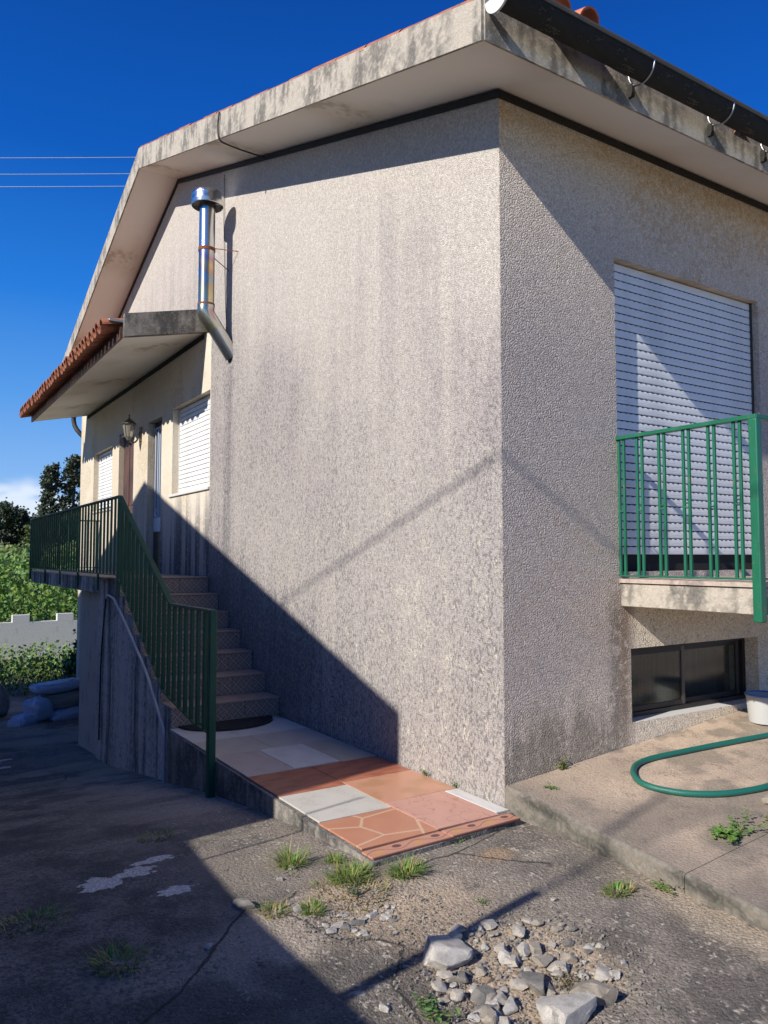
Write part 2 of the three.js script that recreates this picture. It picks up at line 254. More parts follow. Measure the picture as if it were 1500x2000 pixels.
function groundColour(x, z) {
  const a = fbm(x * 1.3 + 2, z * 1.3, 5), b = fbm(x * 9, z * 9 + 4, 4), e = vn(x * 150, z * 150), f = vn(x * 70 + 9, z * 70), h = fbm(x * 0.6 + 20, z * 1.8 + 5, 4);
  let c = mix3([0.155, 0.142, 0.128], [0.075, 0.072, 0.068], sst(0.35, 0.62, 0.6 * a + 0.4 * b));
  c = mix3(c, [0.25, 0.225, 0.195], 0.8 * sst(0.48, 0.68, h + 0.25 * (b - 0.5)));
  c = mix3(c, [0.045, 0.043, 0.042], 0.6 * sst(0.55, 0.7, fbm(x * 2.2 + 50, z * 2.2 + 8, 4)));
  c = mix3(c, [0.30, 0.285, 0.265], 0.8 * sst(0.66, 0.82, 0.6 * f + 0.4 * b));
  c = mix3(c, [0.03, 0.03, 0.03], 0.65 * sst(0.30, 0.16, 0.6 * f + 0.4 * b));
  const d = dust(x, z); c = mix3(c, mix3([0.33, 0.27, 0.205], [0.21, 0.175, 0.14], b), 0.9 * d * sst(0.2, 0.5, b + d * 0.4));
  c = mix3(c, [0.26, 0.185, 0.115], 0.6 * sst(1.0, 0.2, Math.hypot((x + 0.47) / 0.2, (z - 0.45) / 0.10) + 0.6 * (b - 0.5)));
  c = mix3(c, [0.27, 0.235, 0.185], 0.8 * sst(0.28, 0.05, Math.abs(x + 0.04 + 0.15 * (b - 0.5))) * sst(0.6, 1.3, z) * sst(0.3, 0.55, b + 0.1));   // tan silt washed along the kerb foot
  c = mix3(c, [0.022, 0.022, 0.020], 0.85 * sst(-1.4, -2.2, x + 0.7 * (a - 0.5)) * sst(0.30, 0.72, 0.35 * b + 0.3 * f + 0.35 * e));   // black moss, also painted darker to deepen the shade on this side
  c = mix3(c, [0.44, 0.43, 0.41], 0.9 * spill(x, z));
  c = mix3(c, [0.02, 0.019, 0.017], 0.9 * sst(0.010, 0.003, crack(x, z)));
  const k = 0.62 + 0.76 * e; return [c[0] * k * 1.55, c[1] * k * 1.42, c[2] * k * 1.25];
}
const drivewayTex = tex(2048, 2048, (u, v) => groundColour(u * 5 - 4.5, v * 6 - 3.4));
const drivewayMat = new THREE.MeshStandardMaterial({ map: drivewayTex, roughness: 0.96, bumpMap: rep(gritBump, 5, 6), bumpScale: 0.009 });
function gridSheet(xs, zs, fy, fuv) {
  const nx = xs.length, nz = zs.length, p = [], uv = [], id = [];
  for (const z of zs) for (const x of xs) { p.push(x, fy(x, z), z); uv.push(...fuv(x, z)); }
  for (let j = 0; j + 1 < nz; j++) for (let i = 0; i + 1 < nx; i++) { const a = j * nx + i, b = a + 1, c = a + nx, d = c + 1; id.push(a, c, b, b, c, d); }
  const g = new THREE.BufferGeometry(); g.setAttribute('position', new THREE.Float32BufferAttribute(p, 3)); g.setAttribute('uv', new THREE.Float32BufferAttribute(uv, 2)); g.setIndex(id); g.computeVertexNormals(); return g;
}
const range = (...spans) => { const out = []; for (const [a, b, s] of spans) for (let x = a; x < b - 1e-6; x += s) out.push(x); out.push(spans[spans.length - 1][1]); return out; };
structure('driveway', new THREE.Mesh(gridSheet(range([-9, -3.2, 0.4], [-3.2, 0.3, 0.025]), range([-15, -1.5, 0.15], [-1.5, 2.3, 0.025], [2.3, 9, 0.3]), ground, (x, z) => [(x + 4.5) / 5, (z + 3.4) / 6]), drivewayMat));
const fieldMat = new THREE.MeshStandardMaterial({ map: tex(512, 512, (u, v) => { const a = fbmP(u * 5, v * 5, 5, 5), b = fbmP(u * 50, v * 50, 50, 2); let c = mix3([0.09, 0.13, 0.030], [0.16, 0.17, 0.055], a); c = mix3(c, [0.20, 0.12, 0.065], 0.6 * sst(0.5, 0.65, a)); const k = 0.7 + 0.6 * b; return [c[0] * k, c[1] * k, c[2] * k]; }), roughness: 1 });
const fieldY = (x, z) => (z > -15 ? Math.min(gBase(z), -0.1) - 0.12 : -1.32 + 0.046 * Math.max(0, -z - 24) * sst(-24, -60, z) + 0.2 * (fbm(x * 0.05, z * 0.05, 3) - 0.5) * sst(-20, -50, z));
structure('field', new THREE.Mesh(gridSheet(range([-300, -40, 26], [-40, 40, 2], [40, 300, 26]), range([-420, -90, 30], [-90, -15, 1.5], [-15, 20, 1], [20, 200, 30]), fieldY, (x, z) => [x / 4, z / 4]), fieldMat));

// terrace slab beside the side wall, its own kerb edge facing the driveway
const terrY = (x, z) => 0.12 + 0.08 * x - 0.08 * z + 0.006 * (fbm(x * 3, z * 3, 3) - 0.5);
const terraceMat = new THREE.MeshStandardMaterial({ map: tex(1024, 1024, (u, v) => {
  const x = u * 3, z = v * 3, a = fbm(x * 1.2 + 8, z * 1.2, 5), b = fbm(x * 12, z * 12, 3), e = vn(x * 130, z * 130);
  let c = mix3([0.46, 0.385, 0.31], [0.36, 0.305, 0.25], sst(0.35, 0.65, a));
  const edge = sst(0.45, 0.0, x + 0.5 * (a - 0.5) + 0.25 * (b - 0.5)) ; c = mix3(c, [0.21, 0.19, 0.165], 0.75 * edge);
  c = mix3(c, [0.20, 0.18, 0.155], 0.8 * sst(0.5, 0.68, fbm(x * 1.6 + 30, z * 2.6, 4)));
  c = mix3(c, [0.09, 0.085, 0.08], 0.6 * sst(0.58, 0.74, 0.5 * b + 0.5 * e)); c = mix3(c, [0.16, 0.15, 0.13], 0.6 * sst(0.56, 0.72, fbm(x * 5 + 4, z * 5, 5))); const k = 0.8 + 0.4 * e; return [c[0] * k * 1.12, c[1] * k * 1.02, c[2] * k * 0.92];
}, THREE.MirroredRepeatWrapping), roughness: 0.94, bumpMap: rep(gritBump, 3), bumpScale: 0.005 });
const kerbMat = new THREE.MeshStandardMaterial({ map: dirtyConcrete([0.20, 0.178, 0.145], [0.06, 0.056, 0.047], 0.24, 0.12), roughness: 0.95, bumpMap: rep(fineGrain, 4), bumpScale: 0.003 }); kerbMat.map.repeat.set(3, 3);
{
  const t = structure('terrace', new THREE.Group());
  const xs = range([0.016, 0.6, 0.04], [0.6, 16, 0.2]), seam = 1.22;
  const wob = z => 0.010 * (fbm(z * 3 + 3, 1.5, 3) - 0.5);
  const slab = (z0, z1) => {
    const zs = range([z0, z1, 0.04]), g1 = gridSheet(xs, zs, terrY, (x, z) => [x / 3, z / 3]);
    const p = [], uv = [], id = []; const prof = [[0, -0.35], [0, -0.02], [0.005, -0.006], [0.016, 0]];
    zs.forEach((z, j) => prof.forEach(([dx, dy]) => { p.push(dx + (dx < 0.016 ? wob(z) : 0), terrY(0.016, z) + dy, z); uv.push((0.05 - dy) / 3, z / 3); if (j) { } }));
    for (let j = 0; j + 1 < zs.length; j++) for (let i = 0; i < 3; i++) { const a = j * 4 + i; id.push(a, a + 4, a + 1, a + 1, a + 4, a + 5); }
    const g2 = new THREE.BufferGeometry(); g2.setAttribute('position', new THREE.Float32BufferAttribute(p, 3)); g2.setAttribute('uv', new THREE.Float32BufferAttribute(uv, 2)); g2.setIndex(id); g2.computeVertexNormals();
    return [g1, g2];
  };
  for (const [a, b] of [[0.004, seam - 0.0015], [seam + 0.0015, 9]]) { const [s, k] = slab(a, b); part(t, 'slab', s, terraceMat); part(t, 'kerb_face', k, kerbMat); }
  part(t, 'joint', box(0.012, 7, -0.3, -0.06, seam - 0.02, seam + 0.02), concreteDark);
}

// ------------------------------------------------------------------ the house
const house = thing('house', 'grey rendered gabled house with roller shutters and tiled roof', 'house');
const RIDGE = 6.39, SL = 0.34, FAR = 12.24;
function gableUV(g, fu, fv) { const p = g.attributes.position, n = g.attributes.normal, uv = g.attributes.uv; for (let i = 0; i < p.count; i++) uv.setXY(i, fu(p.getX(i), p.getY(i), p.getZ(i), n.getX(i)), fv(p.getX(i), p.getY(i), p.getZ(i))); return g; }
part(house, 'gable_wall', gableUV(onGable([[0.002, -1.3], [5.05, -1.3], [5.05, 4.2], [FAR, 4.2], [FAR, 4.50], [RIDGE, 6.51], [0.002, 4.383]], 0, 0.25), (x, y, z) => (-z + x) / 6.6, (x, y) => (y + 0.2) / 6.8), rough1, null, 'sprayed render gable wall speckled with mould');
const sides = [[5.065, 6.47, 2.29, 3.43], [6.95, 7.62, 1.24, 3.41], [8.38, 9.28, 1.24, 3.46], [9.72, 11.10, 2.29, 3.34]];
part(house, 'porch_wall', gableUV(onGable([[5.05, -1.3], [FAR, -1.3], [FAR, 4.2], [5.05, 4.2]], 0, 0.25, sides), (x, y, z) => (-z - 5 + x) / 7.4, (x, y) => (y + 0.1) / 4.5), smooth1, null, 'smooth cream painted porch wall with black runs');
{
  const g = uvBox(extr(poly([[0.002, -0.6], [8, -0.6], [8, 4.38], [0.002, 4.38]], [[1.04, 2.76, 1.37, 3.54], [1.14, 2.63, 0.355, 0.85], [5.2, 6.6, 2.3, 3.5]]), 0.25).translate(0, 0, -0.25));
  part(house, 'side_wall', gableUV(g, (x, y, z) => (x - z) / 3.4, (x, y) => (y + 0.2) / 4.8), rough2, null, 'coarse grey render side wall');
}
part(house, 'back_wall', box(0.26, 7.74, -1.3, 4.33, -FAR, -FAR + 0.25), plainGrey);
part(house, 'end_wall', onGable([[0.26, -1.3], [FAR - 0.26, -1.3], [FAR - 0.26, 4.42], [RIDGE, 6.42], [0.26, 4.42]], 7.74, 0.25), plainGrey);
part(house, 'inner_floor', box(0.26, 7.73, 0.0, 0.05, -FAR + 0.26, -0.26), darkInside);

// roof: slab with soffit, fascia boards, verge tiles, eave tiles
const roof = group(house, 'roof');
const O1 = 0.53;
const under = [[-0.46, 4.235], [0, 4.388], [RIDGE, 6.52], [FAR + 0.46, 4.37]], thick = [0.235, 0.245, 0.27, 0.24];
const slabOutline = (k0, k1) => [...under.map(([s, y], i) => [s, y + thick[i] * k0]), ...under.map(([s, y], i) => [s, y + thick[i] * k1]).reverse()];
part(roof, 'soffit_slab', gableUV(onGable(slabOutline(0, 0.94), -O1 + 0.02, 8.8), (x, y, z) => x, (x, y, z) => z), soffitMat);
part(roof, 'verge_fascia', onGable(slabOutline(-0.012, 1).map(([s, y], i) => [s + (s < 0 ? -0.004 : s > 12 ? 0.004 : 0), y]), -O1, 0.018), concreteLight, null, 'stained concrete verge along the gable');
part(roof, 'eave_fascia', box(-O1 + 0.019, 8.25, 4.235, 4.47, 0.462, 0.475), concreteLight);
part(roof, 'shadow_gap_strip', onGable([[-0.014, 4.325], [0, 4.33], [RIDGE, 6.455], [FAR, 4.44], [FAR, 4.50], [RIDGE, 6.512], [0, 4.38], [-0.014, 4.376]], -0.014, 0.012), blackStrip);  // black strip stands in for the shadow gap between wall and soffit
part(roof, 'shadow_gap_strip', box(-0.001, 8, 4.327, 4.374, 0.001, 0.014), blackStrip);
// covering
{
  const rows = (s0, y0, s1, y1) => { const g = gridSheet(range([-O1 + 0.02, 8.2, 0.035]), range([0, 1, 0.25]), (x, t) => 0.03 * Math.abs(Math.sin(x * 15)), (x, t) => [x, t * 6]); const p = g.attributes.position; for (let i = 0; i < p.count; i++) { const t = p.getZ(i); p.setXYZ(i, p.getX(i), mix(y0, y1, t) + p.getY(i), -mix(s0, s1, t)); } g.computeVertexNormals(); return g; };
  part(roof, 'covering', rows(-0.46, 4.43, RIDGE, 6.78), clay); part(roof, 'covering', rows(RIDGE, 6.78, FAR + 0.5, 4.60), clay);
  const halfTile = (r, L, r2 = r) => { const g = new THREE.CylinderGeometry(r, r2, L, 10, 1, true, -Math.PI / 2, Math.PI); const g2 = new THREE.CylinderGeometry(r - 0.012, r2 - 0.012, L, 10, 1, true, -Math.PI / 2, Math.PI); const ring = (y, a, b) => { const q = new THREE.RingGeometry(b, a, 10, 1, 0, Math.PI).rotateX(-Math.PI / 2); q.translate(0, y, 0); q.scale(1, 1, -1); return q.toNonIndexed(); }; const m = mergeGeometries([g.toNonIndexed(), g2.toNonIndexed(), ring(L / 2, r, r - 0.012), ring(-L / 2, r2, r2 - 0.012)]); m.computeVertexNormals(); return m; };
  // axis along y, open side towards -z
  const verge = halfTile(0.052, 0.42, 0.058);
  const place = (s0, y0, s1, y1, n, dir) => { for (let i = 0; i < n; i++) { const t = (i + 0.5) / n, m = new THREE.Mesh(verge, clay); m.name = 'verge_tile'; m.position.set(-O1 + 0.062 + rr(-0.006, 0.006), mix(y0, y1, t) - 0.022 + rr(-0.004, 0.004), -mix(s0, s1, t)); const a = Math.atan2(y1 - y0, s1 - s0); m.rotation.set(-Math.PI / 2 + a + 0.02 * dir, 0, 0); roof.add(m); } };
  place(-0.46, 4.49, RIDGE, 6.80, 17, 1); place(RIDGE, 6.80, FAR + 0.46, 4.61, 16, -1);
  const et = halfTile(0.07, 0.4, 0.08);
  for (let i = 0; i < 40; i++) { const m = part(roof, 'eave_tile', et, i < 4 ? clayBright : clay, [-O1 + 0.24 + i * 0.21, 4.455 + (i === 1 || i === 2 ? 0.105 : i === 9 ? 0.05 : 0) + rr(-0.006, 0.006), 0.262 + (i === 1 || i === 2 ? 0.17 : 0) + rr(-0.02, 0.02)]); m.rotation.set(-Math.PI / 2 + 0.33, 0, 0); }

  // porch canopy, part of the house, with its own tiles
  const canopy = group(house, 'canopy', null, 'sloping concrete porch canopy with clay tiles');
  const ext = (pts, z0, z1) => uvBox(extr(poly(pts), z1 - z0).translate(0, 0, z0));
  part(canopy, 'soffit_slab', ext([[-0.002, 4.15], [-0.955, 3.946], [-0.955, 4.06], [-0.002, 4.26]], -11.7, -5.285), new THREE.MeshStandardMaterial({ color: new THREE.Color().setRGB(0.98, 0.98, 0.98), roughness: 0.9, map: soffitMat.map }));
  part(canopy, 'end_upstand', ext([[-0.002, 4.148], [-0.957, 3.943], [-0.957, 4.205], [-0.002, 4.425]], -5.282, -5.198), concreteDark, null, 'weathered dark concrete end of the canopy');
  part(canopy, 'fascia', ext([[-0.958, 3.935], [-0.985, 3.93], [-0.985, 4.07], [-0.958, 4.075]], -11.7, -5.29), brownWood);
  part(canopy, 'shadow_gap_strip', box(-0.014, -0.002, 4.085, 4.142, -11.69, -5.29), blackStrip);  // shade of the gap under the canopy, made as a black strip
  const ct = halfTile(0.068, 0.44, 0.082), a = Math.atan2(0.21, 1);
  for (let r = 0; r < 3; r++) for (let i = 0; i < 34; i++) {
    const xc = -0.955 + r * 0.38 + rr(-0.012, 0.012), m = part(canopy, 'roof_tile', ct, clay, [xc, 4.10 + (xc + 0.955) * 0.22 + 0.02 + rr(-0.004, 0.008), -5.40 - i * 0.191 + rr(-0.006, 0.006)]);
    m.rotation.set(0, rr(-0.03, 0.03), 0); m.quaternion.multiply(new THREE.Quaternion().setFromRotationMatrix(new THREE.Matrix4().makeBasis(V(0, 0, 1), V(Math.cos(a), Math.sin(a), 0), V(-Math.sin(a), Math.cos(a), 0))));
    if (r === 0) { const c = part(canopy, 'channel_tile', ct, clay, [xc - 0.01, 4.135 + rr(-0.006, 0.004), -5.40 - (i + 0.5) * 0.191]); c.quaternion.setFromRotationMatrix(new THREE.Matrix4().makeBasis(V(0, 0, -1), V(Math.cos(a), Math.sin(a), 0), V(Math.sin(a), -Math.cos(a), 0))); }
  }
  part(canopy, 'ridge_cap', rbox(0.16, 0.03, 0.09, 0.008), zinc, [-1.03, 4.135, -5.33]);
}

// roller shutters: each slat a piece
const slatGeo = new Map();
function slat(w) {
  const k = w.toFixed(3);
  if (!slatGeo.has(k)) { const s = poly([[0, 0.001], [0.0085, 0], [0.0098, 0.006], [0.0104, 0.018], [0.0096, 0.0205], [0.0106, 0.023], [0.0100, 0.044], [0.0080, 0.0522], [0, 0.0515]]); slatGeo.set(k, uvBox(extr(s, w).rotateY(-Math.PI / 2).translate(w / 2, 0, 0))); }
  return slatGeo.get(k);
}
function shutter(name, label, w, h, pitch, open = 0) {            // faces +z, foot at y = 0, its slats' backs at z = 0
  const g = group(house, name, null, label), n = Math.floor((h - open) / pitch);
  const wS = w - 0.05;
  for (let i = 0; i < n; i++) part(g, 'slat', slat(wS), whiteSlat, [0, h - (i + 1) * pitch - 0.003, 0]).rotation.set(0, 0, 0);
  part(g, 'backing', box(-w / 2 + 0.004, w / 2 - 0.004, 0.004, h - 0.004, -0.020, -0.012), darkInside);
  const slots = []; for (let i = 1; i < n; i++) for (let x = -wS / 2 + 0.03; x < wS / 2 - 0.03; x += 0.056) slots.push(new THREE.BoxGeometry(0.022, 0.0034, 0.004).translate(x + (i & 1 ? 0.014 : 0), h - (i + 1) * pitch + 0.0475, 0.0088));
  const sl = part(g, 'ventilation_slots', mergeGeometries(slots), darkInside); sl.userData.kind = 'stuff';
  part(g, 'guide_rail', box(-w / 2 + 0.002, -w / 2 + 0.022, 0.002, h - 0.002, -0.01, 0.018), whiteFrame);
  part(g, 'guide_rail', box(w / 2 - 0.022, w / 2 - 0.002, 0.002, h - 0.002, -0.01, 0.018), mat([0.05, 0.05, 0.05], 0.7));
  return g;
}
{
  const sh = shutter('roller_shutter', 'large white roller shutter of the balcony door', 1.72, 2.17, 0.0585, 0.065); sh.position.set(1.90, 1.37, -0.07);
  const a = shutter('roller_shutter', 'white roller shutter nearest the flue', 1.405, 1.14, 0.0585, 0.0); a.position.set(0.098, 2.29, -5.7675); a.rotation.y = -Math.PI / 2;
  const b = shutter('roller_shutter', 'white roller shutter at the far end of the porch', 1.38, 1.05, 0.0585, 0.0); b.position.set(0.098, 2.29, -10.41); b.rotation.y = -Math.PI / 2;
  part(house, 'window_sill', uvBox(new RoundedBoxGeometry(0.16, 0.035, 1.50, 2, 0.006).translate(0.055, 2.272, -5.80)), whiteFrame);
  part(house, 'window_sill', uvBox(new RoundedBoxGeometry(0.16, 0.035, 1.46, 2, 0.006).translate(0.055, 2.272, -10.41)), whiteFrame);
}
// doors on the porch
{
  const d = group(house, 'door', null, 'dark glazed door behind a pale blue ironwork grille');
  part(d, 'leaf', box(0.10, 0.14, 1.25, 3.40, -7.615, -6.955), mat([0.012, 0.012, 0.014], 0.25));
  const iron = mat([0.50, 0.56, 0.66], 0.5);
  for (const z of [-7.50, -7.38, -7.29, -7.20, -7.08]) part(d, 'grille_bar', bar(V(0.085, 2.02, z), V(0.085, 3.30, z), 0.022), iron);
  part(d, 'grille_rail', bar(V(0.085, 3.31, -7.58), V(0.085, 3.31, -6.99), 0.022), iron);
  part(d, 'grille_panel', uvBox(new RoundedBoxGeometry(0.012, 0.20, 0.54, 2, 0.004).translate(0.085, 1.93, -7.29)), iron);
  for (const z of [-7.42, -7.16]) part(d, 'scroll', new THREE.TorusGeometry(0.055, 0.010, 8, 20).rotateY(Math.PI / 2).translate(0.085, 2.10, z), iron);
  part(d, 'frame', box(0.075, 0.099, 1.25, 3.40, -6.955, -6.985), mat([0.03, 0.03, 0.03], 0.5));
  const e = group(house, 'door', null, 'brown panelled wooden door with a pale arched head');
  part(e, 'leaf', box(0.08, 0.125, 1.25, 3.45, -9.275, -8.385), brownWood);
  for (const [y0, y1] of [[1.42, 2.15], [2.28, 3.30]]) for (const z of [-9.05, -8.62]) part(e, 'panel', uvBox(new RoundedBoxGeometry(0.022, y1 - y0, 0.30, 2, 0.008).translate(0.076, (y0 + y1) / 2, z)), brownWood);
  part(e, 'handle', cyl(0.012, 0.012, 0.12, 10).rotateX(Math.PI / 2).translate(0.055, 2.25, -8.52), zinc);
  part(e, 'frame', box(0.03, 0.079, 3.40, 3.455, -9.277, -8.383), whiteFrame);
}
// basement window
{
  const w = group(house, 'basement_window', null, 'low dark aluminium sliding window under the balcony');
  const al = mat([0.028, 0.024, 0.022], 0.45, { metalness: 0.3 }), z = -0.13;
  part(w, 'frame', box(1.142, 2.628, 0.357, 0.387, z - 0.04, z + 0.02), al); part(w, 'frame', box(1.142, 2.628, 0.815, 0.848, z - 0.04, z + 0.02), al);
  part(w, 'frame', box(1.142, 1.175, 0.387, 0.815, z - 0.04, z + 0.02), al); part(w, 'frame', box(2.595, 2.628, 0.387, 0.815, z - 0.04, z + 0.02), al);
  const glass = new THREE.MeshPhysicalMaterial({ color: new THREE.Color().setRGB(0.75, 0.80, 0.78), roughness: 0.12, transmission: 1, thickness: 0, ior: 1.5 });
  const curtain = new THREE.MeshStandardMaterial({ map: tex(256, 128, (u, v) => { const a = fbmP(u * 60, v * 3, 60, 2), b = fbmP(u * 5, v * 5, 5, 3); const k = 0.05 + 0.12 * a * b; return [k, k * 1.02, k]; }), roughness: 1 });
  for (const [x0, x1, dz] of [[1.18, 1.88, 0.0], [1.86, 2.59, -0.018]]) {
    const s = group(w, 'sash');
    part(s, 'pane', box(x0 + 0.035, x1 - 0.035, 0.425, 0.78, z - 0.002 + dz, z + 0.002 + dz), glass);
    part(s, 'stile', box(x0, x0 + 0.035, 0.39, 0.812, z - 0.008 + dz, z + 0.008 + dz), al); part(s, 'stile', box(x1 - 0.035, x1, 0.39, 0.812, z - 0.008 + dz, z + 0.008 + dz), mat([0.12, 0.10, 0.09], 0.4, { metalness: 0.4 }));
    part(s, 'rail', box(x0 + 0.035, x1 - 0.035, 0.39, 0.425, z - 0.0075 + dz, z + 0.0075 + dz), al); part(s, 'rail', box(x0 + 0.035, x1 - 0.035, 0.78, 0.812, z - 0.0075 + dz, z + 0.0075 + dz), al);
  }
  part(w, 'curtain', box(1.2, 2.58, 0.37, 0.84, -0.34, -0.335), curtain);
  part(w, 'sill', box(1.15, 2.62, 0.34, 0.356, -0.24, -0.002), whiteFrame);
}
// balcony
{
  const b = group(house, 'balcony', null, 'concrete balcony slab with tiled floor');
  part(b, 'slab', uvBox(new RoundedBoxGeometry(2.6, 0.155, 0.955, 2, 0.008).translate(2.345, 1.2175, 0.479)), concreteLight);
  part(b, 'floor_edge', box(1.03, 3.66, 1.298, 1.325, 0.002, 0.985), new THREE.MeshStandardMaterial({ map: dirtyConcrete([0.46, 0.37, 0.30], [0.24, 0.19, 0.16], 0.12), roughness: 0.7 }));
  part(b, 'under_edge', box(1.06, 3.64, 1.296, 1.2975, 0.02, 0.96), blackStrip);
}

// ------------------------------------------------------------------ gutter on the eave
{
  const g = thing('gutter', 'blackened half round gutter along the side eave', 'gutter');
  const r = 0.092, cz = 0.573, cy = 4.43, L = 8.6;
  const trough = new THREE.CylinderGeometry(r, r, L, 24, 40, true, Math.PI / 2, Math.PI).rotateZ(Math.PI / 2);     // open upwards
  const p = trough.attributes.position; for (let i = 0; i < p.count; i++) { const x = p.getX(i); p.setY(i, p.getY(i) + 0.006 * (fbm(x * 1.2 + 40, 2.5, 2) - 0.5)); }
  trough.computeVertexNormals();
  const q = new THREE.Box3().setFromBufferAttribute(p); if (q.max.y > r * 0.5) trough.rotateX(Math.PI);
  part(g, 'trough', trough.translate(-0.50 + L / 2, cy, cz), gutterMat);
  part(g, 'lip', tube([V(-0.5, cy, cz + r), V(3, cy, cz + r), V(8.1, cy, cz + r)], 0.008, 40, 6), gutterMat);
  const capShape = new THREE.Shape(); capShape.absarc(0, 0, r + 0.004, Math.PI, 2 * Math.PI, false); capShape.closePath();
  part(g, 'end_cap', extr(capShape, 0.012).rotateY(Math.PI / 2).translate(-0.513, cy, cz), mat([0.62, 0.63, 0.60], 0.5), null, 'white plastic end cap');
  for (const x of [0.64, 1.44, 2.06, 2.9, 3.7]) {
    const h = group(g, 'bracket');
    part(h, 'hook', new THREE.TorusGeometry(r + 0.003, 0.006, 6, 16, Math.PI).rotateZ(Math.PI).rotateY(Math.PI / 2).translate(x, cy, cz), zinc);
    part(h, 'arm', box(x - 0.012, x + 0.012, cy - 0.14, cy - 0.06, 0.476, 0.51), gutterMat);
  }
}
// ------------------------------------------------------------------ flue
{
  const g = thing('flue_pipe', 'stainless steel stove flue with drum cowl bracketed to the gable', 'flue');
  const X0 = -0.285, Z0 = -4.45, r = 0.086, yE = 4.10;
  part(g, 'elbow_pipe', cyl(r, r, 0.50, 32, true).translate(0, 0.25, 0).applyMatrix4(new THREE.Matrix4().makeRotationZ(Math.atan2(0.285, 0.40))).translate(0.03, 3.68, Z0), steel);
  part(g, 'elbow', tube([V(X0 + 0.10, yE - 0.14, Z0), V(X0 + 0.03, yE - 0.045, Z0), V(X0, yE + 0.03, Z0), V(X0, yE + 0.10, Z0)], r + 0.006, 10, 32), steelTint);
  part(g, 'lower_tube', cyl(r, r, 0.62, 32, true).translate(X0, yE + 0.10 + 0.31, Z0), steelTint, null, 'heat tinted length of flue');
  part(g, 'upper_tube', cyl(r, r, 0.56, 32, true).translate(X0, yE + 0.72 + 0.28, Z0), steel);
  part(g, 'clamp_band', cyl(r + 0.006, r + 0.006, 0.035, 32).translate(X0, yE + 0.72, Z0), rustMat);
  part(g, 'clamp_band', cyl(r + 0.007, r + 0.007, 0.02, 32).translate(X0, yE + 0.11, Z0), rustMat);
  part(g, 'stay', bar(V(X0 + 0.05, yE + 0.73, Z0 + 0.06), V(0, yE + 0.70, Z0 + 0.20), 0.008), rustMat);
  part(g, 'stay', bar(V(X0 + 0.05, yE + 0.71, Z0 - 0.06), V(0, yE + 0.56, Z0 - 0.06), 0.008), rustMat);
  const c = group(g, 'cowl'), yC = yE + 1.28;
  part(c, 'drum', new THREE.LatheGeometry([[0.165, -0.075], [0.172, -0.07], [0.172, -0.03], [0.177, -0.025], [0.172, -0.02], [0.172, 0.03], [0.177, 0.035], [0.172, 0.04], [0.170, 0.065], [0.163, 0.065], [0.163, -0.07]].map(a => new THREE.Vector2(...a)), 40).translate(X0, yC, Z0), steel);
  part(c, 'lid', cyl(0.162, 0.162, 0.01, 40).translate(X0, yC + 0.055, Z0), steel);
  part(c, 'collar', cyl(0.10, r, 0.05, 32, true).translate(X0, yE + 1.29, Z0), steel);
  for (let k = 0; k < 3; k++) { const a = k * 2.094 + 0.5; part(c, 'strut', bar(V(X0 + 0.075 * Math.cos(a), yE + 1.25, Z0 + 0.075 * Math.sin(a)), V(X0 + 0.156 * Math.cos(a), yE + 1.25, Z0 + 0.156 * Math.sin(a)), 0.006, 0.03), steel); }
}
// ------------------------------------------------------------------ cables fixed to the gable
const blackCable = mat([0.03, 0.028, 0.026], 0.7);
thing('wall_cable', 'thin grey cable hanging down the gable beside the flue', 'cable', new THREE.Mesh(tube([V(-0.012, 5.84, -4.67), V(-0.014, 5.2, -4.655), V(-0.013, 4.5, -4.60), V(-0.012, 3.9, -4.53)], 0.0045, 40, 6), mat([0.16, 0.15, 0.14], 0.8)));
thing('roof_cable', 'black cable looped over the verge and along the soffit', 'cable', new THREE.Mesh(tube([V(-0.545, 5.78, -3.42), V(-0.55, 5.66, -3.44), V(-0.545, 5.53, -3.43), V(-0.50, 5.492, -3.43), V(-0.30, 5.497, -3.47), V(-0.03, 5.51, -3.50)], 0.009, 40, 6, 0.3), blackCable));

thing('downpipe', 'short black downpipe bend at the far corner of the porch wall', 'pipe', new THREE.Mesh(tube([V(-0.10, 4.40, -12.52), V(-0.10, 4.12, -12.50), V(-0.04, 3.95, -12.40), V(0.10, 3.78, -12.33), V(0.14, 3.5, -12.30), V(0.14, -1.1, -12.30)], 0.045, 50, 10, 0.3), blackCable));
